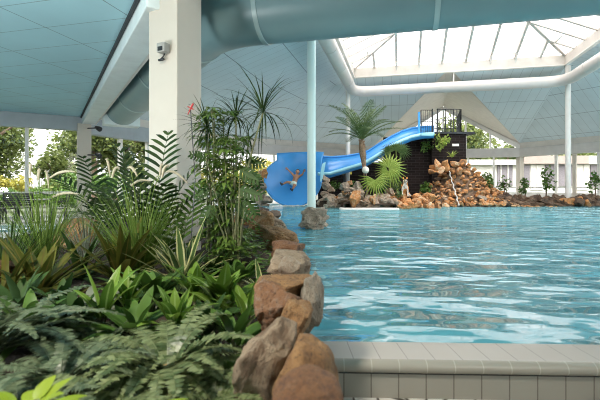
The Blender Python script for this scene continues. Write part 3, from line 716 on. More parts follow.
# ================================================================== TOWER
t = thing('slide_tower', at(449, 21.2, .2), 'dark brick slide tower with a railed platform behind the waterfall heap', 'tower')
O = t.location.copy()
def wallq(name, A, B, z0, z1, th, mat, par):
    A = V(A); B = V(B); d = (B-A); L = d.length; n = V((-d.y, d.x, 0)).normalized()*th
    mb = MB(); P = [zz(A, z0), zz(B, z0), zz(B, z1), zz(A, z1)]; Q_ = [p+n for p in P]
    uv = [(0, z0), (L, z0), (L, z1), (0, z1)]
    mb.face([p-O for p in P], uv); mb.face([p-O for p in reversed(Q_)], list(reversed(uv)))
    for i in range(4): mb.face([P[i]-O, P[(i+1) % 4]-O, Q_[(i+1) % 4]-O, Q_[i]-O][::-1], [(0, 0), (.3, 0), (.3, .3), (0, .3)])
    return mb.build(name, M[mat], par)
TZ = EYE+(HZ-133.5)/F*21.0
wallq('brick_front', at(432, 20.9), at(466, 21.0), .2, TZ, .3, 'brick', t)
wallq('brick_side', at(466, 21.0), at(464.5, 23.6), .2, TZ, .3, 'brick', t)
wallq('dark_wall', at(384, 21.4), at(432, 21.3), .2, TZ-.15, .25, 'brick', t)
wallq('low_wall', at(318, 21.6), at(352, 21.5), .2, 1.75, .25, 'brick', t)
wallq('low_wall', at(352, 21.5), at(384, 21.4), .2, 2.4, .25, 'brick', t)
mb = MB(); mb.box(at(441, 22.2, TZ+.02)-O, (2.6, 2.7, .1)); mb.build('platform', M['dark'], t)
mb = MB(); mb.box(at(455.5, 20.86, py=145)-O, (.36, .03, .13)); bevel(mb.build('notice_plate', M['white'], t), .005)
def railing(a, b, n, h, bars=True):
    mb = MB(); a = V(a); b = V(b)
    for i in range(n+1):
        p = a+(b-a)*(i/n); th_ = .04 if i % 5 == 0 else .013
        mb.bar(p-O, p+V((0, 0, h))-O, th_, th_, up=V((0, 1, 0)))
    for z in (.08, h*.5, h): mb.bar(a+V((0, 0, z))-O, b+V((0, 0, z))-O, .028, .028)
    mb.build('railing', M['black'], t)
RZ = TZ+.05
railing(at(421, 21.0, RZ), at(432, 21.0, RZ), 5, 1.18); railing(at(438, 21.0, RZ), at(461, 21.0, RZ), 15, 1.22); railing(at(461, 21.0, RZ), at(457, 23.4, RZ), 16, 1.22)
railing(at(421, 23.4, RZ), at(457, 23.4, RZ), 12, 1.1)
for px in (432.5, 437.5): mb = MB(); p = at(px, 21.0, RZ); mb.bar(p-O, p+V((0, 0, 1.25))-O, .06, .06, up=V((0, 1, 0))); mb.build('gate_post', M['black'], t)

# opal globe lamp
t = thing('globe_lamp', at(365.5, 17.1, .55), 'round opal globe lamp beside the palm trunk', 'lamp')
mb = MB(); mb.tube([(0, 0, 0), (0, 0, .30)], .05, 10); mb.build('stem', M['black'], t)
bm = bmesh.new(); bmesh.ops.create_uvsphere(bm, u_segments=20, v_segments=12, radius=.155); me = bpy.data.meshes.new('globe'); bm.to_mesh(me); bm.free(); set_smooth(me); me.materials.append(M['globe'])
o = bpy.data.objects.new('globe', me); COL.objects.link(o); o.parent = t; o.location = (-.0, 0, EYE+(HZ-170)/F*17.1-.55)
mb = MB(); mb.tube([(0, 0, .28), (0, 0, EYE+(HZ-170)/F*17.1-.55-.12)], .04, 10); mb.build('stem', M['black'], t)
# ================================================================== PLANTS (planting bed in the foreground)
rnd = random.Random(11)
def dirv(az, el): return V((math.cos(az)*math.cos(el), math.sin(az)*math.cos(el), math.sin(el)))
def curve(p0, az, e0, e1, L, n, twist=0):
    pts = [V(p0)]; ds = []
    for i in range(n):
        f = (i+.5)/n; d = dirv(az+twist*f, e0+(e1-e0)*f); ds.append(d); pts.append(pts[-1]+d*(L/n))
    ds.append(ds[-1]); return pts, ds
SH = {'lance': lambda f: (math.sin(PI*min(1, f*.93+.07)**.75))**.8, 'strap': lambda f: min(1, f*6+.45)*min(1, (1-f)*2.6)**.8 if f < 1 else 0,
      'broad': lambda f: math.sin(PI*min(1, f**.8*.97+.03))**.65, 'grass': lambda f: (1-f)**.6*.9+.1 if f < 1 else 0}
def blade(mb, p0, az, e0, e1, L, W, shape='lance', n=7, fold=.25, twist=0, roll=0):
    pts, ds = curve(p0, az, e0, e1, L, n, twist); rows = []; uvs = []
    for i, (p, d) in enumerate(zip(pts, ds)):
        f = i/n; w_ = max(.0006, W/2*SH[shape](f)); s = V((-math.sin(az+twist*f), math.cos(az+twist*f), 0)); u = s.cross(d)*-1
        if u.z < 0: u = -u
        if roll: s = s*math.cos(roll)+u*math.sin(roll)
        rows.append([p-s*w_+u*w_*fold, p, p+s*w_+u*w_*fold]); uvs.append([(0, f), (.5, f), (1, f)])
    mb.grid(rows, uvs)
def frond(mb, p0, az, e0, e1, L, W, nl=26, lw=.02, droop=.35, n=12, start=.12, rise=.25, sweep=.55, stem=.004, taper=.6, seg=2, jit=0):
    """pinnate frond: rachis and pairs of leaflets"""
    pts, ds = curve(p0, az, e0, e1, L, n); mb.tube(pts, [stem*(1-.7*i/n) for i in range(n+1)], 5, False)
    for k in range(nl):
        f = start+(1-start)*(k+.5)/nl; x = f*n; i = min(n-1, int(x)); p = pts[i].lerp(pts[i+1], x-i); d = ds[i]
        s = V((-math.sin(az), math.cos(az), 0)); u = d.cross(s)
        if u.z < 0: u = -u
        ll = W/2*(math.sin(PI*(.12+.86*(f-start)/(1-start)))**taper)*rnd.uniform(.9, 1.06)
        for sg in (-1, 1):
            out = (s*sg*math.cos(sweep)+d*math.sin(sweep)+u*(rise+rnd.uniform(-jit, jit))).normalized(); side = d
            q = p; rows = []
            for j in range(seg+1):
                g_ = j/seg; w2 = lw/2*(1-.15*g_ if j < seg else .08)*(1 if j else .6)
                rows.append([q-side*w2, q+side*w2]); out = (out+V((0, 0, -droop))/seg).normalized(); q = q+out*ll/seg
            mb.grid(rows)
def blob_leaf(mb, c, n, sz):
    mb.face([c+n[0]*sz*.5, c+n[1]*sz*.32, c-n[0]*sz*.5, c-n[1]*sz*.32])
def foliage(mb, c, rad, n, sz, seed=0, clumps=8):
    r_ = random.Random(seed); cl = []
    for _ in range(clumps):
        a = V((r_.gauss(0, .5), r_.gauss(0, .5), r_.gauss(0, .5))); a = a.normalized()*min(1, a.length); cl.append((V((a.x*rad[0]*.62, a.y*rad[1]*.62, a.z*rad[2]*.66)), r_.uniform(.3, .5)))
    for _ in range(n):
        q, s = r_.choice(cl); d = V((r_.gauss(0, 1), r_.gauss(0, 1), r_.gauss(0, 1))).normalized()*(r_.random()**.4)*s
        p = V(c)+q+V((d.x*rad[0], d.y*rad[1], d.z*rad[2]))
        a = V((r_.gauss(0, 1), r_.gauss(0, 1), r_.gauss(0, .7))).normalized(); b = a.cross(V((r_.gauss(0, 1), r_.gauss(0, 1), r_.gauss(0, 1)))).normalized()
        blob_leaf(mb, p, (a, b), sz*r_.uniform(.6, 1.3))
def soil(px, d): p = at(px, d, SZ); return p
# ---- ferns
def fern(px, d, n, L, label, mat='fern', az0=0, az1=6.28, W=.13, z=None, e0=(.6, 1.25), nl=34):
    t = thing('fern', at(px, d, SZ if z is None else z), label, 'fern', 'ferns in the front of the bed')
    for k in range(n):
        mb = MB(); az = az0+(az1-az0)*(k+rnd.uniform(.1, .9))/n; l = L*rnd.uniform(.75, 1.12); e = rnd.uniform(*e0)
        frond(mb, (0, 0, .02), az, e, e-rnd.uniform(1.3, 1.9), l, W*rnd.uniform(.7, .95), nl=int(nl*1.4), lw=l/nl*.80, droop=.28, rise=rnd.uniform(.0, .35), sweep=.10, stem=.0035, start=.16, seg=2, jit=.18)
        mb.build('frond', M[mat], t)
    return t
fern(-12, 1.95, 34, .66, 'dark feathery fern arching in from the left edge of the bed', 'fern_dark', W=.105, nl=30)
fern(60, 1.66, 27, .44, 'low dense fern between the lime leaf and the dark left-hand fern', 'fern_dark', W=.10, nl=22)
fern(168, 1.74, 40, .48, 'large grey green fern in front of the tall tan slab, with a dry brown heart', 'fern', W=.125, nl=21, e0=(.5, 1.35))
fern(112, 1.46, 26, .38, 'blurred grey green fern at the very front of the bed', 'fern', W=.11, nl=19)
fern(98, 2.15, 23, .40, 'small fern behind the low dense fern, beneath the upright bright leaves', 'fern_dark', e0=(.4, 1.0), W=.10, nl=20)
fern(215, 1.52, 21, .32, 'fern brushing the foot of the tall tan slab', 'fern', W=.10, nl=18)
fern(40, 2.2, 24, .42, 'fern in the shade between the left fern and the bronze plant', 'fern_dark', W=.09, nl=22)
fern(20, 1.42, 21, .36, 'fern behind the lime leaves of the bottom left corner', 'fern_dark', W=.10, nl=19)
# dry heart of the large fern
t = thing('dry_frond', at(176, 1.66, SZ+.12), 'curled dry brown frond lying in the heart of the large fern', 'dry leaf')
mb = MB()
for k in range(5): blade(mb, (0, 0, 0), rnd.uniform(0, 6.28), .3, -.5, rnd.uniform(.06, .10), .018, 'lance', 5)
mb.build('leaf', leaf_mat('dry leaf', (.22, .13, .05), (.42, .28, .12)), t)
# lime leaves, nearest
def rosette(name, px, d, n, L, W, mat, label, cat='plant', shape='lance', e=(.5, 1.3), bend=(.3, .9), group=None, z=None, fold=.25, az=(0, 6.28), stem=0, seg=7):
    t = thing(name, at(px, d, SZ if z is None else z), label, cat, group); mb = MB(); ms = MB()
    for k in range(n):
        a = az[0]+(az[1]-az[0])*((k*.618) % 1)+rnd.uniform(-.15, .15); e0 = rnd.uniform(*e); l = L*rnd.uniform(.65, 1.1); p = V((0, 0, 0))
        if stem:
            q = p+dirv(a, min(1.45, e0+.2))*stem*rnd.uniform(.7, 1.2); ms.tube([p, (p+q)/2+V((0, 0, .01)), q], .004, 5, False); p = q
        blade(mb, p+V((math.cos(a), math.sin(a), 0))*.008, a, e0, e0-rnd.uniform(*bend), l, W*rnd.uniform(.8, 1.15), shape, seg, fold)
    mb.build('foliage', M[mat], t, True)
    if stem: ms.build('stem', M['cane'], t)
    return t
rosette('lime_plant', 22, 1.12, 14, .10, .045, 'lime', 'blurred lime yellow leaves in the bottom left corner', shape='lance', e=(.0, .9), z=SZ+.20, stem=.07)
rosette('lime_plant', 118, 1.15, 2, .15, .028, 'lime', 'single blurred lime blade among the ferns right of the corner leaves', e=(.7, 1.2), z=SZ+.14, stem=.10)
# ---- bright peace-lily like clumps
LG = 'clumps of bright broad leaves'
def lily(px, d, n, L, W, label, mat='lily', e=(.75, 1.5)): return rosette('peace_lily', px, d, int(n*.85), L*.95, W*1.08, mat, label, 'plant', 'lance', e, (.2, 1.3), LG, stem=.12)
lily(222, 2.55, 34, .31, .085, 'broad clump of glossy bright green leaves in front of the tan domed boulder')
lily(196, 2.75, 20, .29, .08, 'bright leafy clump left of the one by the tan domed boulder')
lily(104, 2.35, 9, .34, .07, 'small clump of upright light green leaves rising above the ferns', e=(1.0, 1.5))
lily(150, 2.75, 22, .30, .08, 'darker leafy clump between the upright leaves and the bright ones', 'bush')
lily(128, 2.6, 14, .26, .075, 'little leafy clump tucked right of the upright light green leaves')
lily(246, 2.40, 14, .25, .075, 'leafy clump pressed against the red brown rock of the wall')
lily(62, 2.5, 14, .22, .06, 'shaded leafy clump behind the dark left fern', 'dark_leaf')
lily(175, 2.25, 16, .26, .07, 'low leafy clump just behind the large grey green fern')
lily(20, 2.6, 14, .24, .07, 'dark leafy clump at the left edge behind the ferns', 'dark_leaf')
# ---- variegated and bronze strap plants
rosette('variegated_dracaena', 183, 3.35, 40, .60, .068, 'varieg', 'strap leaved plant with cream yellow leaf margins in the middle of the bed', shape='strap', e=(.25, 1.4), bend=(.15, .75))
rosette('variegated_dracaena', 262, 3.1, 14, .30, .05, 'varieg', 'smaller yellow edged plant beside the dark red flat rock', shape='strap', e=(.3, 1.45), bend=(.2, .8))
rosette('cordyline', 38, 3.1, 30, .66, .09, 'bronze', 'bronze green broad strap plant at left below the grass tuft', shape='lance', e=(.45, 1.45), bend=(.2, .8))
rosette('cordyline', 122, 3.5, 30, .64, .08, 'bronze', 'bronze and yellow strap plant in front of the plumed grass', shape='lance', e=(.45, 1.45), bend=(.2, .8))
rosette('cordyline', 5, 3.0, 22, .60, .05, 'bronze', 'narrow leaved bronze plant at the left edge', shape='strap', e=(.4, 1.4), bend=(.2, .9))
rosette('cordyline', 80, 3.7, 24, .60, .06, 'dark_leaf', 'dark strap plant in front of the cracked brown boulder', shape='lance', e=(.3, 1.4), bend=(.2, .8))
rosette('grey_leaf_plant', 92, 2.8, 26, .40, .075, 'silver', 'low plant with long dull grey green leaves beside the bronze plant', e=(.05, .7), bend=(.1, .7))
rosette('grey_leaf_plant', 160, 3.0, 18, .34, .055, 'silver', 'low grey leaved plant left of the yellow edged plant', e=(.1, .9), bend=(.2, .8))
rosette('dark_leaf_plant', 205, 3.1, 22, .36, .09, 'dark_leaf', 'low dark broad leaf plant under the yellow edged plant', shape='broad', e=(.1, .9), bend=(.2, .8))
rosette('dark_leaf_plant', 140, 3.0, 22, .36, .085, 'dark_leaf', 'low dark broad leaf plant between bronze and grey leaves', shape='broad', e=(.1, .9), bend=(.2, .8))
rosette('dark_leaf_plant', 240, 2.9, 12, .22, .075, 'dark_leaf', 'low dark broad leaf plant behind the brightest leafy clump', shape='broad', e=(.1, .9), bend=(.2, .8))
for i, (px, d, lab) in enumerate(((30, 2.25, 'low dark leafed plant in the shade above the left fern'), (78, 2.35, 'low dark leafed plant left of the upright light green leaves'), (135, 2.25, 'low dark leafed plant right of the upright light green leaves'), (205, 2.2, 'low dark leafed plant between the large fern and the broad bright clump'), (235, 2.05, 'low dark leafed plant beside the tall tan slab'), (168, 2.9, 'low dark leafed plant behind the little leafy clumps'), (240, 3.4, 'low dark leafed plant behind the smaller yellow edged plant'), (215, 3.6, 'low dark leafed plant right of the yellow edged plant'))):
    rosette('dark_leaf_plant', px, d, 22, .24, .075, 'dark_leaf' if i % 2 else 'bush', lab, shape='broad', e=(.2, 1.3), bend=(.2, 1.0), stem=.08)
# ---- plumed grasses
def grass(px, d, n, L, spread, label, plumes, mat='grass'):
    t = thing('fountain_grass', soil(px, d), label, 'grass', 'plumed fountain grasses'); mb = MB()
    for k in range(n):
        a = rnd.uniform(0, 6.28); r = rnd.uniform(0, .09); e0 = rnd.uniform(1.45-spread, 1.52)
        blade(mb, (math.cos(a)*r, math.sin(a)*r, 0), a, e0, e0-rnd.uniform(.1, .9), L*rnd.uniform(.6, 1.1), .013, 'grass', 7, .3)
    mb.build('foliage', M[mat], t)
    for (qx, qy, hx, hy) in plumes:          # tip pixel and highest bend pixel -> arching plume, in the clump's own plane
        base = V((rnd.uniform(-.05, .05), rnd.uniform(-.05, .05), 0)); dd = rnd.uniform(-.12, .12)
        top = at(hx, d+dd, py=hy)-t.location; tip = at(qx, d+dd*1.3, py=qy)-t.location
        m_ = MB(); ctl = []
        for i in range(13):
            s = i/12; ctl.append(base*(1-s)**2+V((base.x*.5+top.x*.5, top.y*.5, top.z*1.06))*2*s*(1-s)+top*s*s)
        m_.tube(ctl, .0035, 5); st = m_.build('stem', M['grass'], t)
        m_ = MB(); mid = top.lerp(tip, .45)+V((0, 0, abs(top.z-tip.z)*.45+.035)); P_ = []
        for i in range(15):
            s = i/14; P_.append(top*(1-s)**2+mid*2*s*(1-s)+tip*s*s)
        m_.tube(P_, [.004+.008*math.sin(PI*min(1, .12+.88*i/14))**.7 for i in range(15)], 8)
        for i in range(260):
            s = rnd.random(); j = min(13, int(s*14)); p = P_[j].lerp(P_[j+1], s*14-j); a = V((rnd.gauss(0, 1), rnd.gauss(0, 1), rnd.gauss(0, 1))).normalized(); tdir = (P_[j+1]-P_[j]).normalized()
            q = p+(a+tdir*.9).normalized()*rnd.uniform(.02, .034); b = a.cross(tdir)*.0016; m_.face([p-b, p+b, q])
        m_.build('plume', M['plume'], t)
grass(44, 3.9, 150, 1.02, .30, 'tall grass tuft with pale curved plumes at left, before the black chairs', [(30, 176, 31, 166), (38, 180, 40, 171), (49, 188, 45, 172), (75, 172, 50, 178), (78, 194, 53, 197)])
grass(140, 3.8, 280, .92, .48, 'tall grass tuft with pale curved plumes in front of the massive cream column', [(110, 176, 106, 160), (118, 168, 112, 178), (137, 176, 128, 168), (162, 165, 160, 176), (187, 183, 166, 172), (149, 181, 131, 186), (168, 166, 162, 178)])
grass(8, 3.6, 110, .75, .7, 'loose arching grass at the left edge before the small pool', [], 'dark_leaf')
grass(86, 4.6, 60, .85, .7, 'thin wispy grass between the two plumed tufts', [], 'silver')
# ---- dark kentia palm
def pinnate_palm(name, loc, fr, label, mat, group=None, stems=True, cat='palm'):
    t = thing(name, loc, label, cat, group)
    for (az, e0, e1, L, W, nl, lw, hz) in fr:
        mb = MB(); frond(mb, (0, 0, hz), az, e0, e1, L, W, nl=nl, lw=lw, droop=.45, rise=.25, sweep=rnd.uniform(.5, .8), stem=.007, start=.30, taper=.7, seg=3); mb.build('frond', M[mat], t)
    return t
pinnate_palm('kentia_palm', soil(152, 4.35), [(PI*.42, 1.52, 1.2, 1.55, .62, 13, .046, 0), (PI*.02, 1.40, .5, 1.10, .58, 11, .044, 0), (PI*.97, 1.38, .4, 1.20, .60, 12, .044, 0), (PI*1.3, 1.35, .6, .9, .5, 10, .042, 0), (PI*1.7, 1.4, .7, 1.05, .5, 11, .042, 0), (PI*.8, 1.45, .85, 1.35, .58, 12, .044, 0), (PI*.15, 1.45, .8, 1.3, .55, 12, .044, 0), (PI*1.05, 1.25, .0, 1.1, .5, 11, .04, 0), (PI*.9, 1.45, 1.0, 1.45, .55, 12, .044, 0)],
              'dark glossy feather palm growing against the massive cream column', 'palm_dark')
pinnate_palm('kentia_palm', soil(108, 5.2), [(PI*.95, 1.42, .3, 1.45, .6, 12, .05, 0), (PI*1.15, 1.35, .2, 1.2, .55, 11, .05, 0), (PI*.2, 1.42, .8, .9, .5, 10, .05, 0), (PI*.5, 1.45, .9, 1.2, .55, 12, .05, 0), (PI*1.6, 1.3, .4, 1.0, .5, 11, .05, 0), (PI*.8, 1.45, .7, 1.5, .55, 12, .05, 0)],
              'second dark feather palm behind the plumed grass, before the far white column', 'palm_dark')
pinnate_palm('kentia_palm', soil(178, 4.1), [(PI*.1, 1.2, .3, .8, .46, 10, .045, 0), (PI*.7, 1.3, .5, .95, .46, 10, .045, 0), (PI*1.4, 1.2, .2, .7, .44, 10, .045, 0), (PI*1.9, 1.2, .3, .75, .44, 10, .045, 0), (PI*1.1, 1.3, .4, .8, .44, 10, .045, 0), (PI*.4, 1.4, .8, 1.05, .46, 11, .045, 0)],
              'low dark feather palm at the foot of the massive cream column', 'bush')
# ---- tall leafy shrub with canes
t = thing('tall_shrub', soil(222, 3.85), 'tall bushy shrub of many thin canes with drooping fingered leaves right of the cream column', 'shrub')
B_ = t.location.copy(); mb = MB()
for k in range(17):
    px = 222+rnd.uniform(-24, 24); top = at(px, 3.85+rnd.uniform(-.3, .25), py=rnd.uniform(106, 165))-B_; b = V((rnd.uniform(-.13, .13), rnd.uniform(-.1, .1), 0))
    pts = [b.lerp(top, s/8)+V((math.sin(s*.9+k)*.012, 0, 0)) for s in range(9)]; c_ = MB(); c_.tube(pts, [.009-.0006*s for s in range(9)], 6); c_.build('cane', M['cane'], t)
    for j in range(21):
        s = rnd.uniform(.12, 1.0)**.8; p = b.lerp(top, s); a = rnd.uniform(0, 6.28); st = p+dirv(a, rnd.uniform(.0, .7))*rnd.uniform(.04, .13); n_ = rnd.choice((3, 4, 5)); ln = rnd.uniform(.09, .17)
        mb.tube([p, st], .0025, 4, False)
        for q in range(n_):
            blade(mb, st, a+(q-(n_-1)/2)*.62, rnd.uniform(-.2, .5), rnd.uniform(-1.2, -.3), ln*rnd.uniform(.8, 1.1), ln*.24, 'lance', 4, .2)
mb.build('foliage', M['shrub_leaf'], t)
# ---- split-leaf plant to the right of it
t = thing('split_leaf_plant', soil(236, 3.7), 'plant with big dark split leaves low beside the tall shrub', 'plant')
B_ = t.location.copy()
def split_leaf(mb, p, th, L, W, tilt):
    d = V((math.cos(th), -.25, math.sin(th))).normalized(); nn = V((tilt, -1, .35)).normalized(); s = nn.cross(d).normalized(); u = d.cross(s)
    n = 6
    for sg in (-1, 1):
        for i in range(n):
            f0 = i/n; f1 = (i+.72)/n; wd = W/2*math.sin(PI*(.18+.76*(i+.5)/n))**.6
            a = p+d*L*f0; b = p+d*L*f1; fw = d*L*.14-u*wd*.2
            mb.face([a, b, b+s*sg*wd*.9+fw, a+s*sg*wd+fw] if sg > 0 else [b, a, a+s*sg*wd+fw, b+s*sg*wd*.9+fw])
        mb.face([p, p+d*L*1.05, p+d*L*.5+s*sg*W*.17] if sg < 0 else [p+d*L*1.05, p, p+d*L*.5+s*sg*W*.17])
for (px, py, th, L, ti) in ((246, 160, -.2, .22, .2), (240, 170, -.5, .24, -.2), (250, 172, -.9, .20, .3), (240, 188, -.3, .26, .2), (236, 200, -.8, .24, -.3), (246, 198, -1.0, .22, .3), (230, 184, -2.4, .2, -.3), (206, 158, 2.9, .17, -.2), (208, 186, -2.3, .19, -.2), (222, 205, -1.4, .22, .2), (212, 205, -2.0, .22, 0)):
    p = at(px, 3.62+rnd.uniform(-.12, .12), py=py)-B_
    mb = MB(); split_leaf(mb, p, th, L*.85, L*.62, ti); mb.build('leaf', M['dark_leaf'], t)
    mb = MB(); mb.tube([V((rnd.uniform(-.04, .04), 0, 0)), p*.55+V((0, 0, .05)), p], .005, 5, False); mb.build('leaf_stalk', M['cane'], t)
# ---- dragon trees: canes with spidery heads
def dragon(px, d, heads, label, mat='palm_dark'):
    t = thing('dragon_tree', soil(px, d), label, 'plant', 'dragon trees with spidery heads'); B_ = t.location.copy()
    for (hx, hy, n, L) in heads:
        top = at(hx, d+rnd.uniform(-.1, .1), py=hy)-B_; mb = MB(); mid = top*.5+V((-top.x*.22, 0, 0)); P_ = [V((0, 0, 0))*(1-s)**2+mid*2*s*(1-s)+top*s*s for s in [i/9 for i in range(10)]]
        mb.tube(P_, [.013-.0006*i for i in range(10)], 7); mb.build('cane', M['cane'], t)
        mb = MB()
        for k in range(n):
            a = rnd.uniform(0, 6.28); e0 = rnd.uniform(-.5, 1.4); blade(mb, top, a, e0, e0-rnd.uniform(.3, 1.2)-(.5 if e0 < .4 else 0), L*rnd.uniform(.7, 1.1), .012, 'strap', 7, .3)
        mb.build('leaf_head', M[mat], t)
dragon(228, 3.7, [(263, 113, 46, .50)], 'dragon tree leaning right with the spidery head nearest the blue slide')
dragon(236, 4.0, [(236, 117, 55, .34), (249, 140, 26, .30)], 'dragon tree with the upright spidery head in the middle of the tall shrub')
dragon(214, 3.9, [(207, 128, 50, .34)], 'dragon tree with the spidery head in front of the cream column')
# ---- round-leaved ground cover
t = thing('ground_cover', soil(246, 4.3), 'patch of round leaved ground cover beside the slanting brown slab', 'plant'); mb = MB()
for k in range(460):
    x = rnd.gauss(0, .18); y = rnd.uniform(-.8, .9); h = max(.05, .40-abs(x)*.6)*rnd.uniform(.3, 1); a = rnd.uniform(0, 6.28)
    blade(mb, (x, y, h), a, rnd.uniform(-.2, .8), rnd.uniform(-.6, .2), rnd.uniform(.06, .095), rnd.uniform(.055, .075), 'broad', 3, .15)
mb.build('foliage', M['lily'], t)
# dragonfly ornament on a stake
t = thing('dragonfly_ornament', soil(188, 3.5), 'red and white dragonfly ornament on a thin stake against the cream column', 'ornament'); B_ = t.location.copy()
c = at(190.5, 3.5, py=109)-B_; hd = V((.45, 0, .9)).normalized()
mb = MB(); mb.tube([(0, 0, 0), c*.6+V((.05, 0, 0)), c], .004, 6); mb.build('stake', M['black'], t)
mb = MB(); mb.tube([c-hd*.055, c-hd*.015, c+hd*.025, c+hd*.045, c+hd*.055], [.004, .006, .009, .010, .005], 8); mb.build('body', M['red'], t, True)
for sg in (-1, 1):
    for o_ in (.008, .030):
        mb = MB(); sd = V((hd.z, 0, -hd.x))*sg; a = c+hd*o_; q = a+sd*.030+V((0, -.012, 0)); mb.face([a, a+sd*.016+hd*.006, q+hd*.004, q-hd*.004, a+sd*.016-hd*.005]); o = mb.build('wing', M['red'] if o_ < .02 else M['grey'], t); solid(o, .003)
# ================================================================== FAR PLANTS
def feather_palm_tree():
    t = thing('palm_tree', at(367, 17.4, .45), 'tall feather palm with a shaggy brown trunk in front of the blue slide', 'palm tree')
    B_ = t.location.copy(); c = at(362, 17.4, py=141)-B_; base = V((0, 0, 0)); mb = MB(); P_ = [base.lerp(c, i/10)+V((math.sin(i*.5)*.02, 0, 0)) for i in range(11)]
    mb.tube(P_, [.09, .075, .07, .07, .07, .075, .085, .11, .14, .14, .10], 12)
    for k in range(90):
        s = rnd.uniform(.62, 1.0); j = min(9, int(s*10)); p = P_[j].lerp(P_[j+1], s*10-j); a = rnd.uniform(0, 6.28); blade(mb, p+V((math.cos(a), math.sin(a), 0))*.08, a, 1.1, .7, .15, .07, 'lance', 3, .2)
    mb.build('trunk', M['palm_bark'], t)
    for k in range(20):
        a = k*2.4+rnd.uniform(-.2, .2); e = 1.52-1.05*(k/19); L = rnd.uniform(1.8, 2.25); mb = MB()
        frond(mb, c+V((0, 0, .05)), a, e, e-rnd.uniform(.75, 1.15), L, .74, nl=28, lw=.042, droop=.45, rise=.3, sweep=.6, stem=.022, start=.12, taper=.6, seg=2); mb.build('frond', M['palm'], t)
    return t
feather_palm_tree()
def fan_leaf(mb, hub, nrm, upv, Rr, spread=4.4, n=19):
    nrm = V(nrm).normalized(); u = (V(upv)-nrm*V(upv).dot(nrm)).normalized(); s = u.cross(nrm)
    for i in range(n):
        a = -spread/2+spread*(i+.5)/n; da = spread/n*.5
        def D(x): return u*math.cos(x)+s*math.sin(x)
        r1 = Rr*.45; tip = hub+D(a)*Rr*(1-.06*(i % 2))-nrm*Rr*.22+V((0, 0, -Rr*.10)); mid = hub+D(a)*r1+nrm*.03
        mb.face([hub, hub+D(a-da)*r1-nrm*.015, mid]); mb.face([hub, mid, hub+D(a+da)*r1-nrm*.015])
        mb.face([mid, hub+D(a-da)*r1-nrm*.015, tip]); mb.face([mid, tip, hub+D(a+da)*r1-nrm*.015])
def fan_palm(px, d, z, leaves, label, mat='fan'):
    t = thing('fan_palm', at(px, d, z), label, 'palm', 'fan palms by the slide'); B_ = t.location.copy()
    for (hx, hy, r, ux, uz, ny) in leaves:
        h_ = at(hx, d-.1, py=hy)-B_; mb = MB(); fan_leaf(mb, h_, (-.15*ux, -1, ny), (ux, 0, uz), r/F*d); mb.build('fan_leaf', M[mat], t)
        mb = MB(); mb.tube([V((0, .05, 0)), h_*.5+V((0, .08, .05)), h_], .018, 6); mb.build('leaf_stalk', M['fan'], t)
fan_palm(378, 17.0, .7, [(375, 180, 18, .1, -1, .2)], 'pale fan palm with a drooping round leaf over the white ledged island')
fan_palm(392, 17.6, .7, [(389, 168, 20, .8, .5, .25), (388, 171, 14, -.5, -.8, .3)], 'yellow green fan palm with wide leaves under the slide')
fan_palm(398, 19.6, .6, [(396, 150, 13, .2, 1, .3), (401, 150, 12, .9, .3, .3), (390, 151, 11, -.8, .5, .3)], 'darker fan palm right behind, against the dark wall', 'palm')
def shrub(name, px, d, z, w, h, n, sz, mat, label, seed, trunk=True, cat='shrub', group=None):
    t = thing(name, at(px, d, z), label, cat, group); mb = MB(); foliage(mb, (0, 0, h*.58), (w/2, w/2, h*.48), n, sz, seed, 9); mb.build('foliage', M[mat], t)
    if trunk: mb = MB(); mb.tube([(0, 0, 0), (.02, 0, h*.3), (0, 0, h*.6)], [.035, .03, .015], 7); mb.build('stem', M['bark'], t)
    return t
shrub('potted_shrub', 487, 20.4, .45, 1.15, 1.60, 420, .13, 'bush', 'leafy dark shrub right of the waterfall heap', 1)
shrub('potted_shrub', 504, 20.6, .4, .75, 1.40, 240, .12, 'bush', 'small round shrub left of the square far column', 2)
shrub('potted_shrub', 525, 20.4, .4, .70, 1.30, 240, .12, 'bush', 'small dense shrub just right of the square far column', 3)
shrub('young_tree', 546, 20.2, .45, .85, 1.75, 170, .17, 'bush', 'thin young tree with bare trunk and large round leaves before the mauve wall', 4)
shrub('young_tree', 595, 19.4, .45, .8, 1.35, 200, .14, 'bush', 'bushy young tree at the right edge of the far bank', 5)
shrub('hanging_plant', 441, 20.5, 2.75, .95, 1.15, 210, .17, 'fan', 'yellow green trailing plant hanging down the front of the dark tower', 6, False, 'plant')
shrub('hanging_plant', 426, 20.9, 2.55, 1.0, 1.2, 170, .13, 'bush', 'darker trailing plant hanging on the wall under the slide entry', 7, False, 'plant')
shrub('low_shrub', 424, 19.6, .6, .95, .75, 260, .13, 'bush', 'low leafy shrub in front of the dark wall left of the orange heap', 8, False)
shrub('low_shrub', 394, 18.6, .6, 1.5, 1.0, 320, .13, 'palm', 'grey green shrub surrounding the tiger figure', 9, False)
shrub('low_shrub', 399, 17.75, .5, .5, .5, 110, .11, 'palm', 'small leafy tuft half covering the tiger figure', 12, False)
shrub('low_shrub', 334, 19.0, .7, 1.0, .75, 240, .15, 'bush', 'leafy shrub right of the slide bowl', 10, False)
shrub('low_shrub', 354, 18.9, .7, 1.1, .75, 240, .15, 'bush', 'leafy shrub at the foot of the palm tree', 11, False)
rosette('yucca', 382, 17.9, 10, .8, .06, 'dark_leaf', 'thin upright spiky plant behind the drooping fan leaf', shape='strap', e=(1.1, 1.5), bend=(0, .2), z=.6)
rosette('yucca', 452, 20.3, 14, .55, .06, 'fan', 'spiky yellow green plant on top of the orange rocks', shape='strap', e=(.4, 1.4), bend=(.3, .9), z=2.58)
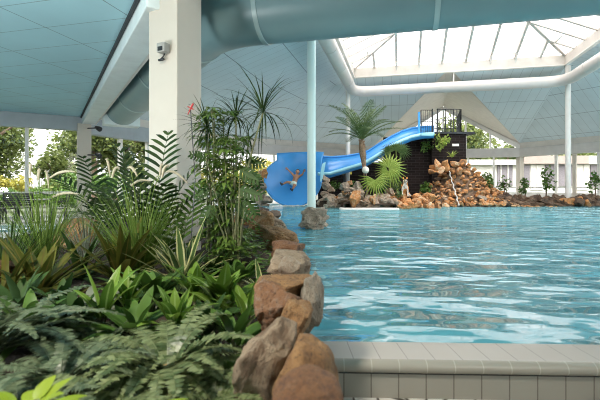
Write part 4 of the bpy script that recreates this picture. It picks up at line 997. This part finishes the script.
# ---- tiger figure among the plants: sitting, facing the pool
t = thing('tiger_figure', at(404, 18.0, .62), 'orange and white tiger figure sitting among the plants below the slide', 'animal figure'); B_ = t.location.copy(); t.scale = (.82, .82, .82)
def skin_obj(name, verts, edges, mat, parent, sub=2, root=0):
    me = bpy.data.meshes.new(name); me.from_pydata([v[:3] for v in verts], edges, []); o = bpy.data.objects.new(name, me); COL.objects.link(o); o.parent = parent
    o.modifiers.new('skin', 'SKIN'); me.skin_vertices.new() if not me.skin_vertices else None
    for i, v in enumerate(verts):
        sv = me.skin_vertices[0].data[i]; sv.radius = (v[3], v[3]); sv.use_root = i == root
    s = o.modifiers.new('sub', 'SUBSURF'); s.levels = sub; s.render_levels = sub; me.materials.append(mat)
    o.modifiers['skin'].use_smooth_shade = True; return o
g = N('tiger coat'); wv = g.new('ShaderNodeTexWave'); wv.inputs['Scale'].default_value = 4.5; wv.inputs['Distortion'].default_value = 5; g.link(g.coord(), wv.inputs[0])
sx_ = g.new('ShaderNodeSeparateXYZ'); g.link(g.coord(), sx_.inputs[0])
c_ = g.mix(g.math('GREATER_THAN', sx_.outputs[1], -.17), (.80, .76, .68), (.74, .30, .07)); c_ = g.mix(g.math('GREATER_THAN', wv.outputs[0], .72), c_, (.02, .015, .01)); g.base(c_); g.rough(.6)
tv = [(0, .10, .22, .21), (0, .02, .50, .19), (.02, -.06, .74, .14), (.03, -.12, .92, .15), (.03, -.26, .88, .085), (-.13, -.12, .50, .08), (-.14, -.17, .25, .06), (-.14, -.24, .04, .06), (.15, -.12, .50, .08), (.16, -.17, .25, .06), (.16, -.24, .04, .06),
      (-.22, 0, .22, .12), (-.26, -.22, .06, .07), (.22, .0, .22, .12), (.27, -.22, .06, .07), (.3, .3, .08, .05), (.5, .28, .10, .04)]
skin_obj('body', tv, [(0, 1), (1, 2), (2, 3), (3, 4), (1, 5), (5, 6), (6, 7), (1, 8), (8, 9), (9, 10), (0, 11), (11, 12), (0, 13), (13, 14), (0, 15), (15, 16)], g.m, t)
for sg in (-1, 1):
    mb = MB(); mb.tube([(.03+sg*.09, -.10, 1.02), (.03+sg*.115, -.10, 1.12)], [.05, .025], 8); mb.build('ear', M['orange'], t, True)
    mb = MB(); mb.tube([(.03+sg*.055, -.255, .965), (.03+sg*.055, -.275, .965)], .02, 8); mb.build('eye', M['black'], t)
mb = MB(); mb.tube([(.03, -.33, .895), (.03, -.355, .89)], [.035, .02], 8); mb.build('nose', M['black'], t)

# ================================================================== PERSON on the slide
def onbowl(px, py, lift=0): 
    p = dishp(px, py)+OS; return p+V((0, -lift, lift*.25))
t_slide = at(293, 19.6, .2)
pel = onbowl(294, 184.2, .14)
t = thing('person', pel, 'shirtless man in pale shorts sliding feet first with both arms thrown up', 'person'); B_ = pel.copy()
def J(px, py, lift, r): q = onbowl(px, py, lift)-B_; return (q.x, q.y, q.z, r)
pv = [J(294, 184.2, .14, .125), J(295.2, 181, .17, .115), J(296.6, 178, .22, .14), J(297.0, 176.3, .25, .07), J(297.4, 174.9, .27, .06),
      J(294.2, 177.3, .26, .065), J(290.8, 174.2, .34, .048), J(288.1, 171.8, .40, .036),       # right arm (seen at left)
      J(299.6, 177.4, .25, .065), J(302.4, 176.2, .33, .046), J(303.6, 174.0, .40, .036),        # left arm
      J(291.8, 184.0, .20, .095), J(287.6, 183.6, .34, .068), J(283.0, 185.4, .24, .045),        # right leg
      J(295.2, 185.6, .22, .095), J(294.0, 188.2, .34, .068), J(292.6, 190.6, .24, .045)]
body = skin_obj('body', pv, [(0, 1), (1, 2), (2, 3), (3, 4), (2, 5), (5, 6), (6, 7), (2, 8), (8, 9), (9, 10), (0, 11), (11, 12), (12, 13), (0, 14), (14, 15), (15, 16)], M['skin'], t, 2)
def ball(name, c, r, mat, par, sc=(1, 1, 1)):
    bm = bmesh.new(); bmesh.ops.create_uvsphere(bm, u_segments=18, v_segments=12, radius=r); me = bpy.data.meshes.new(name); bm.to_mesh(me); bm.free(); set_smooth(me); me.materials.append(mat)
    o = bpy.data.objects.new(name, me); COL.objects.link(o); o.parent = par; o.location = c; o.scale = sc; return o
hc = V(J(297.6, 173.4, .29, 0)[:3])
ball('head', hc, .112, M['skin'], t, (.82, .92, 1.08)); ball('hair', hc+V((0, .025, .035)), .112, M['hair'], t, (.88, .92, .95))
for sg in (-1, 1):
    ball('eye', hc+V((sg*.036, -.098, .005)), .013, M['hair'], t); ball('ear', hc+V((sg*.093, 0, -.005)), .026, M['skin'], t, (.5, .8, 1.2))
ball('nose', hc+V((0, -.108, -.025)), .016, M['skin'], t); ball('mouth', hc+V((0, -.094, -.058)), .022, M['red'], t, (1.2, .4, .35))
def hand(w, el, sgn):
    w = V(w[:3]); el = V(el[:3]); d = (w-el).normalized(); s = d.cross(V((0, 1, 0))).normalized()
    mb = MB(); mb.tube([w-d*.02, w+d*.04, w+d*.085], [.034, .042, .040], 8)
    for i, l in enumerate((.062, .075, .080, .065)):
        b = w+d*.08+s*(i-1.5)*.021; e_ = b+d*l*.55+s*(i-1.5)*.006; mb.tube([b, e_, e_+d*l*.5+V((0, -.015, 0))], [.011, .0105, .008], 6)
    b = w+d*.03+s*sgn*.035; mb.tube([b, b+d*.03+s*sgn*.03, b+d*.06+s*sgn*.042], [.013, .012, .009], 6); mb.build('hand', M['skin'], t, True)
hand(pv[7], pv[6], 1); hand(pv[10], pv[9], -1)
for k, (kn, an) in enumerate(((12, 13), (15, 16))):
    a = V(pv[an][:3]); d = (a-V(pv[kn][:3])).normalized(); fwd = (V((-.35, -.75, .55))).normalized(); mb = MB(); mb.tube([a-d*.02, a+d*.05, a+d*.06+fwd*.10, a+d*.06+fwd*.19], [.05, .058, .05, .032], 10); mb.build('shoe', M['shoe'], t, True)
sv_ = [J(294.4, 183.4, .14, .15), J(294, 184.4, .15, .145), J(291.6, 184.0, .21, .118), J(289.4, 183.8, .28, .105), J(295.2, 185.8, .23, .118), J(294.6, 187.0, .29, .105)]
skin_obj('shorts', sv_, [(0, 1), (1, 2), (2, 3), (1, 4), (4, 5)], M['shorts'], t, 2, 1)

# ================================================================== FURNITURE behind the planting
def chair(loc, rz, label):
    t = thing('garden_chair', loc, label, 'chair', 'black chairs by the garden windows', rz); m = M['black']
    mb = MB(); mb.box((0, 0, .44), (.46, .46, .035)); bevel(mb.build('seat', m, t), .01)
    mb = MB(); mb.bar((-.21, .22, .46), (-.21, .30, .90), .035, .03); mb.bar((.21, .22, .46), (.21, .30, .90), .035, .03); mb.bar((-.22, .30, .89), (.22, .30, .89), .03, .05)
    for i in range(5): z = .54+i*.07; mb.bar((-.2, .235+i*.012, z), (.2, .235+i*.012, z), .02, .058)
    mb.build('backrest', m, t)
    for x in (-.2, .2):
        for y in (-.2, .2): mb = MB(); mb.bar((x, y, .43), (x*1.12, y*1.15, 0), .045, .045, up=V((0, 1, 0))); mb.build('leg', m, t)
        mb = MB(); mb.bar((x*1.1, -.2, .64), (x*1.1, .26, .66), .04, .025); mb.bar((x*1.1, -.2, .64), (x*1.1, -.21, .43), .025, .025, up=V((0, 1, 0))); mb.build('armrest', m, t)
chair(at(10, 12.7), .5, 'black slatted chair at the far left beside the small pool')
chair(at(-6, 12.2), 1.2, 'black chair cut by the left edge of the view')
chair(at(58, 12.6), -.9, 'black slatted chair under the window nearest the far white column')
chair(at(24, 13.1), -2.4, 'black chair behind the first, back to the garden window')
t = thing('garden_table', at(38, 12.7), 'small round black table between the black slatted chairs', 'table')
mb = MB(); mb.tube([(0, 0, .70), (0, 0, .73)], .42, 28); mb.build('table_top', M['black'], t); mb = MB(); mb.tube([(0, 0, .03), (0, 0, .70)], .035, 10); mb.build('pedestal', M['black'], t); mb = MB(); mb.tube([(0, 0, 0), (0, 0, .03)], .26, 24); mb.build('base', M['black'], t)
def lounger(loc, rz, label, towel=True):
    t = thing('sun_lounger', loc, label, 'sun lounger', 'white loungers on the far deck', rz)
    mb = MB(); mb.box((0, 0, .32), (.64, 1.25, .05)); mb.build('bed', M['white'], t); mb = MB(); mb.bar((0, .62, .34), (0, 1.2, .78), .64, .05); mb.build('backrest', M['white'], t)
    for x in (-.28, .28):
        for y in (-.55, .5): mb = MB(); mb.bar((x, y, .30), (x, y, 0), .05, .05, up=V((0, 1, 0))); mb.build('leg', M['white'], t)
    if towel:
        o = MB(); o.box((loc[0]+.05, loc[1], loc[2]+.375), (.5, .55, .06), rz); q = o.build('towel', M['towel']); tag(bevel(q, .02), 'folded coral towel on the white lounger nearer the pool', 'towel')
lounger(at(246, 13.6), 1.2, 'white lounger nearer the pool with a coral towel on it')
lounger(at(236, 15.0), 1.0, 'empty white lounger behind the one with the towel', False)

# ================================================================== OUTDOORS
def tree(px, d, w, h, n, sz, mat, label, seed, cz=.6, group='trees outside the windows', name='garden_tree', cat='tree', trunk=True):
    t = thing(name, at(px, d, -.08), label, cat, group); mb = MB(); foliage(mb, (0, 0, h*cz), (w/2, w/2, h*(1-cz)), n, sz, seed, 16); mb.build('foliage', M[mat], t)
    if trunk:
        mb = MB(); mb.tube([(0, 0, 0), (.1, 0, h*.3), (-.1, 0, h*.55), (.1, 0, h*.75)], [w*.045, w*.035, w*.025, w*.01], 8); mb.build('trunk', M['bark'], t)
        for a in (.5, 2.6, 4.4): mb = MB(); mb.tube([(0, 0, h*.38), (math.cos(a)*w*.18, math.sin(a)*w*.18, h*.55), (math.cos(a)*w*.32, math.sin(a)*w*.32, h*.68)], [w*.02, w*.014, w*.006], 6); mb.build('branch', M['bark'], t)
tree(-34, 30, 10, 9, 5200, .34, 'tree', 'large leafy tree filling the left garden window', 21)
tree(-6, 33, 8, 7.5, 4500, .32, 'tree', 'leafy tree behind the black chairs left of the sky gap', 22, .5)
tree(93, 31, 7, 8.5, 5000, .32, 'tree', 'tall leafy tree right of the sky gap in the garden window', 23)
tree(58, 40, 5, 5.5, 1500, .45, 'tree', 'smaller distant tree under the sky gap', 24, .5)
tree(116, 33, 6, 8, 4000, .32, 'tree', 'leafy tree seen between the far white column and the cream column', 25)
tree(150, 36, 6, 8, 4000, .32, 'tree', 'leafy tree hidden largely by the feather palms', 26)
for i, (px, d, w, h, mat, lab) in enumerate(((-8, 23, 3.4, 2.0, 'tree_yel', 'yellow shrub low in the left garden window'), (22, 24, 3.2, 2.1, 'tree_yel', 'golden shrub behind the black table'), (47, 23, 2.6, 1.8, 'tree', 'low green shrub below the sky gap'), (70, 24, 3.2, 2.3, 'bush', 'dark green shrub left of the far white column'), (110, 24, 3, 2.4, 'bush', 'dark shrub between the far white column and the feather palms'), (140, 25, 3, 2.6, 'tree', 'green shrub behind the feather palms'), (235, 34, 3.4, 2.9, 'tree_yel', 'yellow shrub left of the slide bowl'), (262, 36, 3.4, 3.0, 'tree_yel', 'pale yellow shrub just left of the blue bowl'), (205, 33, 4, 3.0, 'tree_yel', 'yellow shrub behind the tall shrub'))):
    tree(px, d, w, h, 900, .22, mat, lab, 40+i, .5, 'shrubs outside the windows', 'garden_shrub', 'shrub', False)
tree(252, 31, 7, 3.5, 2200, .26, 'tree_yel', 'wide pale yellow hedge left of the slide bowl', 36, .5, 'shrubs outside the windows', 'garden_shrub', 'shrub', False)
tree(300, 40, 9, 4, 1800, .4, 'tree', 'wide green hedge behind the slide bowl', 37, .5, 'shrubs outside the windows', 'garden_shrub', 'shrub', False)
for px, lab in ((0, 'clipped low hedge outside the glass behind the first black chair'), (34, 'clipped low hedge outside the glass behind the black table'), (68, 'clipped low hedge outside the glass next to the far white column')):
    tree(px, 18.5, 1.9, 1.25, 1100, .13, 'bush', lab, 60+px, .5, 'shrubs outside the windows', 'garden_shrub', 'shrub', False)
tree(462, 40, 9, 8.5, 3400, .50, 'tree', 'broad leafy tree seen through the gable window right of the tower', 31)
tree(505, 44, 8, 7, 2600, .50, 'tree', 'leafy tree behind the right end of the gable window', 32, .55)
tree(585, 56, 12, 6.5, 2600, .6, 'tree', 'distant trees above the pale building at right', 34, .6)
tree(350, 44, 9, 4.0, 1800, .5, 'tree_yel', 'hazy shrubby tree behind the slide', 35, .5)
# pale building across the lawn
t = thing('outbuilding', at(545, 36.5, -.08), 'long low pale building with mauve panels across the lawn', 'building'); B_ = t.location.copy()
def fb(name, x0, x1, y0, y1, mat, dep=.12, d=36.5):
    a = at(x0, d, py=y1)-B_; b = at(x1, d, py=y0)-B_; mb = MB(); mb.box(((a.x+b.x)/2, -dep/2, (a.z+b.z)/2), (b.x-a.x, dep, b.z-a.z)); return mb.build(name, M[mat], t)
a = at(440, 36.5, py=198)-B_; b = at(680, 36.5, py=163)-B_; mb = MB(); mb.box(((a.x+b.x)/2, 2, b.z/2), (b.x-a.x, 4, b.z)); mb.build('wall', M['wallp'], t)
fb('roof_edge', 520, 585, 156, 164, 'terracotta', .5); fb('roof_edge', 440, 520, 160, 165, 'white', .5); fb('roof_edge', 585, 680, 156, 164, 'white', .4)
for x0, x1 in ((497, 512), (519, 529), (545, 574), (590, 616)): fb('cladding_panel', x0, x1, 165, 186, 'panel')
for x0, x1 in ((530, 543), (576, 588)):
    f_ = fb('door', x0, x1, 165, 190, 'white', .1); 
for px in (500, 507, 536, 583): fb('mullion', px-.4, px+.4, 165, 188, 'white', .2)
